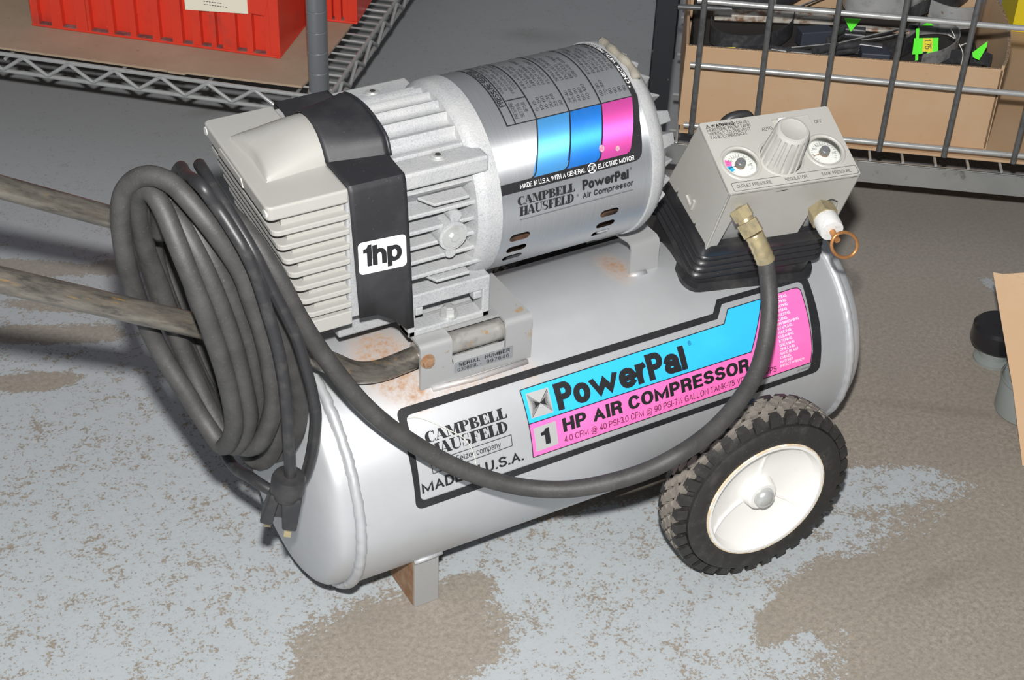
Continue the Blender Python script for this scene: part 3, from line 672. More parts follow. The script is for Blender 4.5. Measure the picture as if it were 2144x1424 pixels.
T('numeral_square', [poly(D([(0.1976, -64.4), (0.2237, -64.2), (0.2237, -74.9), (0.1976, -75.2)]))], 'silver_print', 0.0007)
# starburst emblem: two fans of rays meeting in the middle
em = []; ec = (0.2113, tv(-54.6)); W_, H_ = 0.0118, tv(5.0)
for sgn in (-1, 1):
    for k in range(23):
        t = -1 + 2 * k / 22
        tip = (ec[0] + sgn * W_, ec[1] + t * H_)
        ln_ = 0.62 + 0.30 * abs(t) if 3 < k < 19 else 1.0
        em.append(poly([ec, (ec[0] + sgn * W_ * ln_, ec[1] + t * H_ * ln_ - 0.00022), (tip[0], tip[1]), (ec[0] + sgn * W_ * ln_, ec[1] + t * H_ * ln_ + 0.00022)]))
    em.append(poly([ec, (ec[0] + sgn * W_ * 0.62, ec[1] - H_ * 0.36), (ec[0] + sgn * W_ * 0.50, ec[1] - H_ * 0.1), (ec[0] + sgn * W_ * 0.50, ec[1] + H_ * 0.1), (ec[0] + sgn * W_ * 0.62, ec[1] + H_ * 0.36)]))
    em.append(line2(ec, (ec[0] + sgn * W_, ec[1] + sgn * H_), 0.0005))
T('emblem', em, 'ink', 0.0009)
T('lettering', [fit('1', 0.2050, tv(-73.2), 0.2150, tv(-65.9), 0.055)], 'ink', 0.0009)
T('lettering', [fit('PowerPal', 0.2300, tv(-60.4), 0.3897, tv(-48.6), 0.056, space=0.85)], 'ink', 0.0008)
T('lettering', [fit('HP AIR COMPRESSOR', 0.2312, tv(-70.4), 0.4662, tv(-64.2), 0.050, space=1.0)], 'ink', 0.0008)
T('lettering', [fit('4.0 CFM @ 40 PSI-3.0 CFM @ 90 PSI-7½ GALLON TANK-115 VOLT-15 AMPS', 0.2307, tv(-75.2), 0.5019, tv(-71.9), 0.004)], 'ink', 0.0008)
T('lettering', [fit('®', 0.3965, tv(-50.6), 0.4010, tv(-48.4))], 'ink', 0.0008)
ls = ['INFLATING', 'PAINTING', 'SPRAYING', 'DUSTING', 'CAULKING', 'GLUING', 'AIR BRUSHING', 'STAPLING', 'NAILING', 'CLEANING', 'ETCHING', 'GREASING', 'DRILLING', 'SAND BLAST', 'CHISEL', 'RATCHET', 'IMPACT WRENCH']
sh = []
for i, s in enumerate(ls):
    a = -41.3 - i * 1.96; u = 0.5130 - i * 0.00036 if i > 4 else 0.5120
    sh.append(fit(s, u, tv(a - 1.25), u + 0.00248 * len(s), tv(a), 0.012))
T('lettering', sh, 'white_print', 0.0008)
T('lettering', serif('CAMPBELL', 0.0812, tv(-56.3), 0.1722, tv(-51.6)), 'ink', 0.0006)
T('lettering', serif('HAUSFELD', 0.0806, tv(-62.3), 0.1705, tv(-57.2)), 'ink', 0.0006)
T('lettering', [fit('A Scott Fetzer company', 0.0850, tv(-68.4), 0.1590, tv(-65.2), 0.008)], 'ink', 0.0006)
T('lettering', [line2(D([(0.0815, -64.3)])[0], D([(0.1722, -63.9)])[0], 0.0007), line2(D([(0.1722, -63.9)])[0], D([(0.1713, -68.8)])[0], 0.0007), line2(D([(0.0815, -69.6)])[0], D([(0.1713, -68.8)])[0], 0.0007), line2(D([(0.0815, -64.3)])[0], D([(0.0815, -69.6)])[0], 0.0007)], 'ink', 0.0006)
T('lettering', [fit('MADE IN U.S.A.', 0.0672, tv(-77.0), 0.1825, tv(-72.2), 0.030)], 'ink', 0.0006)
T('lettering', [fit('DE-112008AA', 0.5300, tv(-79.0), 0.5480, tv(-78.1))], 'ink', 0.0006)

# ---------------------------------------------------------------- front foot under the tank
zt = lambda y, r_=TR: TZ - math.sqrt(max(0, r_ * r_ - (y - TY) ** 2))
ft = MB()
ft.box(0.0725, -0.0925, 0.0, 0.1010, -0.0900, 0.066)
fy = [-0.0900 + 0.2030 * k / 12 for k in range(13)]
ft.prism([(y, 0.0) for y in (fy[0], fy[-1])] + [(y, zt(y) + 0.002) for y in reversed(fy)], lambda a, b: (0.0725, a, b), lambda a, b: (0.0750, a, b))
ft.box(0.0725, 0.1130, 0.0, 0.1010, 0.1155, 0.066)
foot = ft.obj('foot', 'bracket_steel', comp, None, 0.0008)
MB().prism([(y, 0.002) for y in (fy[0], fy[-1])] + [(y, zt(y)) for y in reversed(fy)], lambda a, b: (0.0715, a, b), lambda a, b: (0.0724, a, b)).obj('rusty_side', 'rusty_steel', foot)
MB().tube([(0.072, -0.0925, 0.066), (0.085, -0.0935, 0.067), (0.104, -0.0930, 0.068)], 0.0028, 8).obj('weld', 'silver', foot, 180)

# ---------------------------------------------------------------- wheels
def wheel(cx, cy, cz, out, toe):
    """out = -1: the outer face looks towards -y"""
    Tm = Matrix.Translation((cx, cy, cz)) @ Matrix.Rotation(R(toe), 4, 'Z') @ Matrix.Scale(-out, 4, (0, 1, 0))
    # local: outer face at y = 0, wheel body towards +y, axis along y
    mb = MB(Tm)
    tw = 0.047
    tp = [(0.004, 0.0700), (-0.001, 0.0735), (-0.002, 0.0800), (-0.0008, 0.0925), (0.0004, 0.0948), (0.0065, 0.0953), (0.0080, 0.0985), (0.010, 0.1010), (tw / 2, 0.1035), (tw - 0.010, 0.1010), (tw - 0.004, 0.0970), (tw, 0.0900), (tw, 0.0750), (tw - 0.004, 0.0700)]
    mb.lathe(tp, (0, 0, 0), (0, 1, 0), 72, caps=False)
    tire = mb.obj('tire', 'tire_rubber', comp, 30)
    # shoulder lugs and diamond tread blocks
    lug = MB(Tm); trd = MB(Tm)
    nl = 34
    def P(th, r_, y): return (r_ * math.sin(th), y, r_ * math.cos(th))
    for k in range(nl):
        for side in (0, 1):
            th = 2 * math.pi * (k + 0.5 * side) / nl; w = 2 * math.pi / nl * 0.34
            f = (lambda y: y) if side == 0 else (lambda y: tw - y)
            ya, yb = f(0.0012), f(0.0125)
            lug.hexa([P(th - w, 0.0965, f(0.0022)), P(th + w, 0.0965, f(0.0022)), P(th + w * 0.9, 0.0990, yb), P(th - w * 0.9, 0.0990, yb),
                      P(th - w * 0.95, 0.1072, f(0.0046)), P(th + w * 0.95, 0.1072, f(0.0046)), P(th + w * 0.8, 0.1087, yb), P(th - w * 0.8, 0.1087, yb)])
    for row in range(4):
        y = tw * 0.5 + (row - 1.5) * 0.0071
        for k in range(nl):
            th = 2 * math.pi * (k + (0.5 if row % 2 == 0 else 0.0)) / nl; a = 2 * math.pi / nl * 0.455; hy = 0.0036
            ring = [(-a, 0), (-a * 0.62, -hy), (a * 0.62, -hy), (a, 0), (a * 0.62, hy), (-a * 0.62, hy)]
            rr = 0.1088 - (0.0005 if row in (0, 3) else 0.0)
            trd.prism(ring, lambda p, q, th=th, y=y: P(th + p * 1.02, 0.1015, y + q * 1.02), lambda p, q, th=th, y=y, rr=rr: P(th + p * 0.88, rr, y + q * 0.88))
    o1 = lug.obj('shoulder_lugs', 'tire_rubber', tire); o1['kind'] = 'stuff'
    o2 = trd.obj('tread_blocks', 'tread_rubber', tire); o2['kind'] = 'stuff'
    rim = MB(Tm)
    rp = [(0.020, 0.0), (0.018, 0.018), (0.0175, 0.032), (0.013, 0.052), (0.006, 0.064), (0.001, 0.0668), (-0.002, 0.0680), (-0.002, 0.0712), (0.004, 0.0712), (0.012, 0.0700), (tw - 0.006, 0.0700), (tw - 0.006, 0.0600), (0.026, 0.0500), (0.024, 0.0)]
    rim.lathe(rp, (0, 0, 0), (0, 1, 0), 64, caps=False)
    rim_o = rim.obj('rim', 'wheel_white', comp, 30)
    sp = MB(Tm)
    for ang in (2, 122, 242):                                   # three thin webs across the dished face
        a = R(ang); t = V((math.sin(a), 0, math.cos(a))); n = V((math.cos(a), 0, -math.sin(a))) * 0.0009
        pr = [(0.014, 0.0152), (0.030, 0.0152), (0.046, 0.0122), (0.058, 0.0072), (0.066, 0.0022)]; sp = MB(Tm)
        for (r0, y0), (r1, y1) in zip(pr, pr[1:]):
            q = [t * r0 + V((0, y0, 0)), t * r1 + V((0, y1, 0)), t * r1 + V((0, y1 + 0.005, 0)), t * r0 + V((0, y0 + 0.005, 0))]
            sp.hexa([p - n for p in q] + [p + n for p in q])
        sp.obj('rib', 'wheel_white', rim_o)
    MB(Tm).lathe([(0.018, 0.0200), (0.006, 0.0172), (0.0045, 0.0150), (0.0060, 0.0)], (0, 0, 0), (0, 1, 0), 32, caps=False).obj('hub', 'wheel_white', rim_o, 40)
    MB(Tm).lathe([(0.006, 0.0118), (0.001, 0.0116), (-0.002, 0.0100), (-0.0042, 0.006), (-0.0048, 0.0005)], (0, 0, 0), (0, 1, 0), 28).obj('hub_cap', 'zinc', comp, 50)
    MB(Tm).lathe([(-0.0022, 0.0712), (-0.0026, 0.0722), (-0.0008, 0.0731), (0.002, 0.0725)], (0, 0, 0), (0, 1, 0), 64, caps=False).obj('rim_edge', 'wheel_edge', rim_o, 180)
    # stub axle carried by a plate welded to the tank side
    ax = MB(); s = out
    ax.cyl((cx, cy - s * 0.03, cz), (cx, cy - s * 0.10, cz), 0.008, 16)
    ax.box(cx - 0.025, min(cy - s * 0.062, cy - s * 0.068), cz - 0.02, cx + 0.025, max(cy - s * 0.062, cy - s * 0.068), cz + 0.045)
    ax.obj('axle', 'bracket_steel', comp, 40)
wheel(0.4275, -0.2165, 0.1085, -1, -4)
wheel(0.4275, 0.2395, 0.1085, 1, 0)

# ---------------------------------------------------------------- saddle bracket
BX0, BX1, BY, BZ, BB = 0.0925, 0.2180, -0.0655, 0.3190, 0.2665
br = MB()
BYB = 0.142
rb = 0.006
def bend(x0, x1, z1):
    """plate with a rounded bend into a front skirt, cross-section in y,z"""
    o_ = [(BYB, BZ), (BY + rb, BZ)] + [(BY + rb - rb * math.sin(R(a)), BZ - rb + rb * math.cos(R(a))) for a in (22, 45, 68, 90)] + [(BY, z1)]
    i_ = [(BY + 0.003, z1), (BY + 0.003, BZ - rb), (BY + rb, BZ - 0.003), (BYB, BZ - 0.003)]
    br.prism(o_ + i_, lambda a, b: (x0, a, b), lambda a, b: (x1, a, b))
WX0, WX1, WZ0, WZ1 = 0.1275, 0.1880, 0.2870, 0.3150
bend(BX0, WX0, BB); bend(WX1, BX1, BB)
br.box(WX0, BY, BB, WX1, BY + 0.003, WZ0)
br.box(WX0, BY + 0.016, BZ - 0.003, WX1, BYB, BZ)
br.box(BX0, BYB, 0.235, BX1, BYB + 0.003, BZ)
saddle = br.obj('saddle_bracket', 'bracket_steel', comp, 35)
MB().cyl((BX0 + 0.003, BY + 0.018, 0.2995), (BX1 - 0.004, BY + 0.018, 0.2995), 0.0115, 20).obj('cross_tube', 'bare_steel', saddle, 60)
MB().bridge([[V((x, BY + 0.0055 + 0.006 * math.cos(R(a)) * k, 0.2865 + 0.006 * math.sin(R(a)) * k)) for k, a in ((1, 180), (1, 130), (1, 90), (1, 50), (0.7, 50), (0.7, 90), (0.7, 130), (0.7, 180))] for x in (WX0 + 0.002, WX1 - 0.004)]).obj('curled_tab', 'bracket_steel', saddle)
MB().hexbolt((0.1000, BY, 0.3005), (0, -1, 0), 0.0062, 0.005).obj('rusty_bolt', 'rusty_steel', saddle)
fr = lambda y: (lambda u, v: V((u, y, v)))
decal('serial_plate', [poly([(0.1300, 0.2755), (0.1965, 0.2735), (0.1965, 0.2880), (0.1300, 0.2882)])], fr(BY - 0.0004), 'chart_silver', saddle)
decal('lettering', [fit('SERIAL  NUMBER', 0.1345, 0.2822, 0.1925, 0.2868, 0.02, space=1.25), fit('030889L -', 0.1335, 0.2765, 0.1600, 0.2805, 0.0), fit('997646', 0.1660, 0.2757, 0.1920, 0.2805, 0.0, space=1.4)], fr(BY - 0.0008), 'ink', saddle)
MB().tube([(0.105, BY - 0.001, 0.2645), (0.15, BY - 0.003, 0.2635), (0.213, BY - 0.002, 0.264)], 0.003, 8).obj('weld', 'silver', saddle, 180)

# ---------------------------------------------------------------- handle
FY, RYH = -0.047, 0.135
def hz(x, dz=0): return 0.3975 - 0.602 * (x + 0.115) + dz
front = [(0.12, FY, 0.2985), (0.085, FY, 0.2930), (0.055, FY, 0.2910), (0.030, FY, 0.2985), (0.005, FY, 0.3180), (-0.03, FY, 0.3450), (-0.115, FY, hz(-0.115)), (-0.20, FY, hz(-0.20)), (-0.30, FY, hz(-0.30)), (-0.40, FY, hz(-0.40)), (-0.425, FY + 0.02, hz(-0.425))]
back = [(-0.425, RYH - 0.02, hz(-0.425, 0.007)), (-0.40, RYH, hz(-0.40, 0.007)), (-0.30, RYH, hz(-0.30, 0.007)), (-0.20, RYH, hz(-0.20, 0.007)), (-0.115, RYH, hz(-0.115, 0.007)), (-0.03, RYH, 0.350), (0.005, RYH, 0.3180), (0.030, RYH, 0.2985), (0.055, RYH, 0.2910), (0.12, RYH - 0.005, 0.2985)]
MB().tube(catmull(front + back, 6), 0.0112, 18).obj('handle', 'handle_steel', comp, 60)

# a thread of lint stuck across the printed label
def on_tank(px, py, off):
    v = ray(px, py); t0 = 1.0
    for _ in range(4000):
        q = CAM + v * t0
        if math.hypot(q.y - TY, q.z - TZ) < TR + off: break
        t0 += 0.0004
    return q
tag(MB().tube(catmull([on_tank(a, b, 0.0024) for a, b in ((852, 876), (872, 874), (900, 882), (935, 898), (966, 914), (984, 934), (994, 958), (996, 972))], 5), 0.0005, 6).obj('thread', 'string', None, 180), 'thin white thread stuck across the printed tank label', 'thread')
# ---------------------------------------------------------------- pump head: grey finned cover
HF, HB = -0.047, 0.131                       # front and back planes of the pump
def skew(x, y): return x + 0.008 * (y - HF) / (HB - HF)     # the left face is slightly skewed
hx = lambda n: -0.049 + 0.0047 * n           # left edge of fin n, stepping in towards the bottom
core = MB()
for n in range(9):
    z1 = 0.4895 - n * 0.0161; z0 = z1 - 0.0161
    x0 = hx(n) + 0.016
    if n < 8: core.hexa([(skew(x0, HF), HF + 0.009, z0), (0.030, HF + 0.009, z0), (0.030, HB - 0.009, z0), (skew(x0, HB), HB - 0.009, z0), (skew(x0, HF), HF + 0.009, z1), (0.030, HF + 0.009, z1), (0.030, HB - 0.009, z1), (skew(x0, HB), HB - 0.009, z1)])
head = core.obj('cylinder_head', 'head_paint', comp)
def slab(x0, z0, z1, r_=0.007, x1=0.030):
    ring = [(x1, HF), (x1, HB)]
    for k in range(5):
        a = R(90 + 90 * k / 4); ring.append((skew(x0, HB) + r_ + r_ * math.cos(a), HB - r_ + r_ * math.sin(a)))
    for k in range(5):
        a = R(180 + 90 * k / 4); ring.append((x0 + r_ + r_ * math.cos(a), HF + r_ + r_ * math.sin(a)))
    return MB().prism(ring, lambda a, b: (a, b, z0), lambda a, b: (a, b, z1))
for n in range(1, 8):
    z1 = 0.4895 - n * 0.0161 + 0.0035
    slab(hx(n), z1 - 0.0055, z1).obj('fin', 'head_paint', head, None, 0.0010)
slab(hx(8), 0.3555, 0.3705, 0.004).obj('fin', 'head_paint', head, None, 0.0010)
cover = slab(hx(0), 0.4885, 0.5025, 0.006).obj('head_cover', 'head_paint', comp, None, 0.0022, 3)
# raised arch on top of the cover, ramping down at its left end
def arch(h, w, c=0.042, n=14):
    return [(c - w * math.cos(math.pi * k / n), 0.5015 + h * math.sin(math.pi * k / n) ** 0.85) for k in range(n + 1)]
rings = []
for x, h, w in ((-0.0330, 0.0, 0.0470), (-0.0312, 0.0085, 0.0465), (-0.0280, 0.0120, 0.0458), (-0.0200, 0.0155, 0.0450), (-0.0040, 0.0212, 0.0430), (0.014, 0.0262, 0.0412), (0.030, 0.0288, 0.0395)):
    rings.append([(x + 0.012 * (0.5 - abs(k / 14 - 0.5)), y, z) for k, (y, z) in enumerate(arch(h, w))] + [(x, 0.042 + w, 0.498), (x, 0.042 - w, 0.498)])
MB().bridge(rings).obj('arch', 'head_paint', cover, 50)
for (px, py, yy) in ((435, 263, HB - 0.008), (553, 452, HF + 0.006)):
    x = skew(hx(0), yy)
    MB().cyl((x - 0.0006, yy, 0.4950), (x + 0.004, yy, 0.4950), 0.0042, 16).obj('screw_recess', 'white_paint_metal', cover)
# ridge logo bar on the left face of the cover
MB().hexa([(skew(hx(0), 0.02) - 0.0012, 0.015, 0.4905), (skew(hx(0), 0.02) + 0.004, 0.015, 0.4905), (skew(hx(0), 0.085) + 0.004, 0.085, 0.4905), (skew(hx(0), 0.085) - 0.0012, 0.085, 0.4905),
           (skew(hx(0), 0.02) - 0.0012, 0.020, 0.4985), (skew(hx(0), 0.02) + 0.004, 0.020, 0.4985), (skew(hx(0), 0.085) + 0.004, 0.080, 0.4985), (skew(hx(0), 0.085) - 0.0012, 0.080, 0.4985)]).obj('badge', 'head_paint', cover, None, 0.0006)

# ---------------------------------------------------------------- crankcase: cast aluminium
cc = MB()
cc.box(0.028, HF + 0.030, 0.3190, 0.176, HB - 0.030, 0.4900)
cc.box(0.028, HF + 0.003, 0.3600, 0.088, HB - 0.003, 0.5000)
crank = cc.obj('crankcase', 'cast_aluminium', comp, None, 0.002)
# ribbed round top between strap and motor
rr = []
nA = 110
for x, k_ in ((0.086, 1), (0.168, 1), (0.1685, 0.985), (0.1790, 0.985)):
    ring = []
    for k in range(nA + 1):
        a = -62 + 124 * k / nA
        ph = ((a + 62) / 124 * 11) % 1.0
        r_ = 0.0890 + 0.0048 * (0.5 + 0.5 * math.cos(2 * math.pi * ph)) ** 2 * k_
        ring.append((x, YM + r_ * math.sin(R(a)), ZM + r_ * math.cos(R(a))))
    ring += [(x, YM + 0.06, ZM + 0.02), (x, YM - 0.06, ZM + 0.02)]
    rr.append(ring)
MB().bridge(rr).obj('ribbed_top', 'cast_aluminium', crank, 40)
for (y0, y1) in ((HF, -0.0190), (0.1030, HB)):
    MB().box(0.0845, y0, 0.4850, 0.1735, y1, 0.5025).obj('ear', 'cast_aluminium', crank, None, 0.003, 3)
for y in (-0.0290, 0.1120):
    mb = MB(); mb.cyl((0.1285, y, 0.5020), (0.1285, y, 0.5040), 0.0074, 24); mb.cyl((0.1285, y, 0.5040), (0.1285, y, 0.5052), 0.0062, 24, 0.0056)
    mb.obj('cap_screw', 'zinc', crank, 40)
    MB().cyl((0.1285, y, 0.5046), (0.1285, y, 0.5056), 0.0030, 6).obj('socket', 'dark_inside', crank)
# slot in the back ear
MB().box(0.132, 0.1021, 0.4885, 0.166, 0.1040, 0.4955).obj('slot', 'dark_inside', crank)
for z in (0.4575, 0.4400, 0.4235, 0.4070, 0.3900):
    for (y0, y1) in ((HF, HF + 0.032), (HB - 0.032, HB)):
        MB().box(0.086, y0, z - 0.0045, 0.1775, y1, z).obj('fin', 'cast_aluminium', crank, None, 0.0012)
MB().hexa([(0.1130, HF - 0.006, 0.4655), (0.1500, HF - 0.006, 0.4655), (0.1510, HF + 0.012, 0.4655), (0.1040, HF + 0.012, 0.4655), (0.1130, HF - 0.006, 0.4685), (0.1500, HF - 0.006, 0.4685), (0.1510, HF + 0.012, 0.4685), (0.1040, HF + 0.012, 0.4685)]).obj('tab', 'cast_aluminium', crank, None, 0.0008)
MB().hexa([(0.1160, HF - 0.006, 0.3800), (0.1520, HF - 0.006, 0.3800), (0.1530, HF + 0.012, 0.3800), (0.1080, HF + 0.012, 0.3800), (0.1160, HF - 0.006, 0.3830), (0.1520, HF - 0.006, 0.3830), (0.1530, HF + 0.012, 0.3830), (0.1080, HF + 0.012, 0.3830)]).obj('tab', 'cast_aluminium', crank, None, 0.0008)
# screw boss on the front with its two ears
mb = MB(); mb.cyl((0.134, HF + 0.030, 0.427), (0.134, HF - 0.0045, 0.427), 0.0158, 32, 0.0150)
mb.cyl((0.1375, HF + 0.012, 0.4465), (0.1375, HF - 0.002, 0.4465), 0.0062, 20); mb.cyl((0.1330, HF + 0.012, 0.4075), (0.1330, HF - 0.002, 0.4075), 0.0058, 20)
mb.obj('screw_boss', 'cast_aluminium', crank, 40)
mb = MB(); mb.cyl((0.134, HF - 0.0044, 0.427), (0.134, HF - 0.0062, 0.427), 0.0118, 32); mb.cyl((0.134, HF - 0.006, 0.427), (0.134, HF - 0.0085, 0.427), 0.0044, 6)
mb.obj('bolt', 'zinc', crank, 40)
# feet: open box feet with a bolt inside
for s in (0, 1):
    fm = (lambda y: y) if s == 0 else (lambda y: HF + HB - y)
    ft = MB()
    def fb(x0, y0, z0, x1, y1, z1):
        a, b_ = sorted((fm(y0), fm(y1))); ft.box(x0, a, z0, x1, b_, z1)
    fb(0.0885, HF, 0.3520, 0.1785, HF + 0.020, 0.3675)
    fb(0.1700, HF, 0.3190, 0.1785, HF + 0.020, 0.3540)
    fb(0.0885, HF, 0.3190, 0.0965, HF + 0.020, 0.3540)
    fb(0.0885, HF, 0.3190, 0.1785, HF + 0.020, 0.3265)
    fb(0.0965, HF, 0.3430, 0.1050, HF + 0.010, 0.3520); fb(0.1600, HF, 0.3430, 0.1700, HF + 0.010, 0.3520)
    ft.obj('foot', 'cast_aluminium', crank, None, 0.0015)
    MB().hexbolt((0.1375, fm(HF + 0.009), 0.3265), (0, 0, 1), 0.0075, 0.011).obj('bolt', 'zinc', crank)

# ---------------------------------------------------------------- black strap with the 1hp sticker
def strap_ring(t, e=0.0):
    """t from 0 (left edge) to 1 (right edge); returns the y,z profile"""
    l_ = [(-0.0485, None), (-0.0485, 0.43), (-0.0487, 0.4990), (-0.0460, 0.5042), (-0.022, 0.5046), (0.0005, 0.5052), (0.0075, 0.5160), (0.0175, 0.5260), (0.029, 0.5318), (0.042, 0.5335), (0.055, 0.5318), (0.0665, 0.5260), (0.0765, 0.5160), (0.0835, 0.5052), (0.110, 0.5046), (0.1300, 0.5042), (0.1327, 0.4990), (0.1327, 0.43), (0.1327, None)]
    r_ = [(-0.0485, None), (-0.0490, 0.43), (-0.0495, 0.4985), (-0.0470, 0.5042), (-0.030, 0.5050), (-0.0135, 0.5075), (-0.0060, 0.5215), (0.006, 0.5270), (0.0235, 0.5310), (0.042, 0.5325), (0.060, 0.5310), (0.078, 0.5270), (0.090, 0.5215), (0.0975, 0.5075), (0.114, 0.5050), (0.1310, 0.5042), (0.1335, 0.4985), (0.1330, 0.43), (0.1327, None)]
    bz = [(0, 0.3615), (0.33, 0.3600), (0.62, 0.3480), (0.86, 0.3335), (1, 0.3335)]
    for (a, za), (b_, zb) in zip(bz, bz[1:]):
        if a <= t <= b_: zbot = za + (zb - za) * (t - a) / (b_ - a)
    out = []
    for (y0, z0), (y1, z1) in zip(l_, r_):
        z = zbot if z0 is None else z0 + (z1 - z0) * t
        y = y0 + (y1 - y0) * t
        x = 0.0285 + 0.0565 * t + 0.0085 * max(0.0, min(1.0, (0.5 - z) / 0.15))
        if y > 0.09: x += 0.004
        nrm = V((0, y - 0.042, z - 0.43)).normalized()
        out.append(V((x, y, z)) + nrm * e)
    return out
ts = [0, 0.17, 0.33, 0.5, 0.62, 0.75, 0.86, 1]
sm = MB(); sm.bridge([strap_ring(t) for t in ts], False, False); 
strap = sm.obj('strap', 'black_vinyl', comp, 40)
md = strap.modifiers.new('solid', 'SOLIDIFY'); md.thickness = 0.0016; md.offset = 1
sg = strap.modifiers.new('sub', 'SUBSURF'); sg.levels = 1; sg.render_levels = 1; sg.subdivision_type = 'SIMPLE'
# grey gasket peeping out along the right edge
MB().tube(catmull([p + V((0.002, 0, -0.0008)) for p in strap_ring(1)[5:14]], 3), 0.0022, 6).obj('gasket', 'black_steel', comp, 180)
st = lambda e: (lambda u, v: V((u, -0.0506 - e, v)))
stick = rrect(0.0, 0.0, 0.0490, 0.0355, 0.0045)
shr = lambda p: (p[0] + 0.0355 + 0.03 * (0.44 - (p[1] + 0.409)), p[1] + 0.4105 - 0.055 * p[0])
decal('sticker', [poly([shr(p) for p in stick])], st(0.0003), 'white_print', strap)
tvs, tfs = fit('1hp', 0.0048, 0.0035, 0.0442, 0.0318, 0.045, space=0.85)
decal('lettering', [([(*shr(p), p[2]) for p in tvs], tfs)], st(0.0006), 'ink', strap)

# ---------------------------------------------------------------- electric motor
def mm(u, v, off=0.0):
    a = v / RM; return V((u, YM + (RM + off) * math.sin(a), ZM + (RM + off) * math.cos(a)))
def mv(d): return RM * R(d)
MNF = lambda c: V((0, c.y - YM, c.z - ZM)).normalized()
slots = []
for (x0, x1) in ((0.1942, 0.2165), (0.2975, 0.3188)):
    for c in (-103.8, -113.9, -123.2): slots.append(rrect(x0, mv(c) - 0.0047, x1, mv(c) + 0.0047, 0.0046, 5))
motor = decal('motor_shell', [holed([(MX0, mv(-180)), (MX1, mv(-180)), (MX1, mv(180)), (MX0, mv(180))], slots)], lambda u, v: mm(u, v), 'brushed_aluminium', comp, vstep=mv(4), nf=MNF)
MB().cyl((MX0, YM, ZM), (MX1, YM, ZM), RM - 0.0018, 72, None, False).obj('shell_lining', 'rusty_bar', motor, 60) if False else None
MB().cyl((MX0, YM, ZM), (MX1, YM, ZM), RM - 0.010, 48).obj('windings', 'motor_windings', motor, 60)
def Mo(name, shapes, m, lift=0.0004): return decal(name, shapes, lambda u, v: mm(u, v, lift), m, motor, vstep=mv(4), nf=MNF)
def E(pts): return [(u, mv(a)) for u, a in pts]
# slanted colour fields
SL = lambda a: -0.0178 * (-37.3 - a) / 31.0 if a < -37.3 else 0.0
cols = [0.2397, 0.2763, 0.3125, 0.3483]
for (xa, xb, m_) in ((cols[0], cols[1], 'light_blue_foil'), (cols[1], cols[2], 'blue_foil'), (cols[2], cols[3], 'pink_foil')):
    Mo('colour_field', [poly(E([(xa, -37.4), (xb, -37.4)]) + E([(xb + SL(-52), -52), (xb + SL(-66.2), -66.2), (xb + SL(-67.6) - 0.0012, -67.6), (xb + SL(-68.4) - 0.0035, -68.4), (xa + SL(-68.4) - 0.003, -68.4), (xa + SL(-52), -52)]))], m_, 0.0004)
def Ls(segs, w=0.0011): return [line2(E([a])[0], E([b])[0], w) for a, b in segs]
lines = []
for x, w in ((0.2073, 0.0015), (0.2167, 0.0013), (0.2397, 0.0015), (0.2763, 0.0015), (0.3125, 0.0015)):
    lines += Ls([((x, -37.6), (x, 52))], w)
for x in (0.2397, 0.2763, 0.3125):
    lines += Ls([((x, -37.4), (x + SL(-66.2), -66.2)), ((x + SL(-66.2), -66.2), (x + SL(-67.6) - 0.0012, -67.6)), ((x + SL(-67.6) - 0.0012, -67.6), (x + SL(-68.6) - 0.004, -68.6))], 0.0015)
lines += Ls([((0.2067, -37.6), (0.3490, -37.3)), ((0.2167, -22.2), (0.2397, -22.3))])
Mo('chart_lines', lines, 'black_print', 0.0006)
band = E([(MX0, -68.5), (0.3255, -68.4), (0.3290, -67.4), (0.3310, -65.8), (0.3483 + SL(-52), -52), (0.3483, -37.3), (0.3483, 52), (0.3540, 52), (0.3543, 0), (0.3543, -38), (0.3543 + SL(-52) * 0.8, -52), (0.3440, -66), (0.3425, -70.5), (0.3390, -73.0), (0.3340, -73.9), (MX0, -74.3)])
Mo('black_band', [poly(band)], 'black_print', 0.0005)
Mo('lettering', [fit('* CHECK WITH PRESSURE GAUGE', 0.3495, mv(-32), 0.3532, mv(38), 0.022, rot=90)], 'white_print', 0.0007)
Mo('lettering', [fit('MADE IN U.S.A. WITH A GENERAL', 0.2043, mv(-72.8), 0.2775, mv(-70.1), 0.008)], 'white_print', 0.0008)
Mo('lettering', [fit('ELECTRIC MOTOR', 0.2915, mv(-72.8), 0.3330, mv(-70.1), 0.008)], 'white_print', 0.0008)
gc = (0.2845, mv(-71.5))
Mo('emblem', [holed(circle2(*gc, 0.0050, 24), [circle2(*gc, 0.0043, 24)]), fit('GE', gc[0] - 0.0030, gc[1] - 0.0022, gc[0] + 0.0030, gc[1] + 0.0022, 0.0, 0.3)] + [line2((gc[0] + 0.0036 * math.cos(R(a)), gc[1] + 0.0036 * math.sin(R(a))), (gc[0] + 0.0043 * math.cos(R(a + 30)), gc[1] + 0.0043 * math.sin(R(a + 30))), 0.0005) for a in (20, 110, 200, 290)], 'white_print', 0.0008)
Mo('lettering', serif('CAMPBELL', 0.2004, mv(-82.3), 0.2640, mv(-77.2)) + serif('HAUSFELD', 0.2020, mv(-88.9), 0.2630, mv(-83.3)) + [fit('®', 0.2660, mv(-86.2), 0.2685, mv(-84.6))], 'ink', 0.0005)
Mo('lettering', [fit('PowerPal', 0.2727, mv(-83.0), 0.3260, mv(-77.0), 0.056, space=0.85), fit('Air Compressor', 0.2728, mv(-89.0), 0.3317, mv(-84.6), 0.03), fit('®', 0.3275, mv(-78.2), 0.3298, mv(-76.6))] + Ls([((0.2027, -91.4), (0.3322, -91.2))], 0.0004), 'ink', 0.0005)
tx = [fit('PRESSURE SELECTOR', 0.2088, mv(-25.5), 0.2150, mv(15), 0.03, rot=90)]
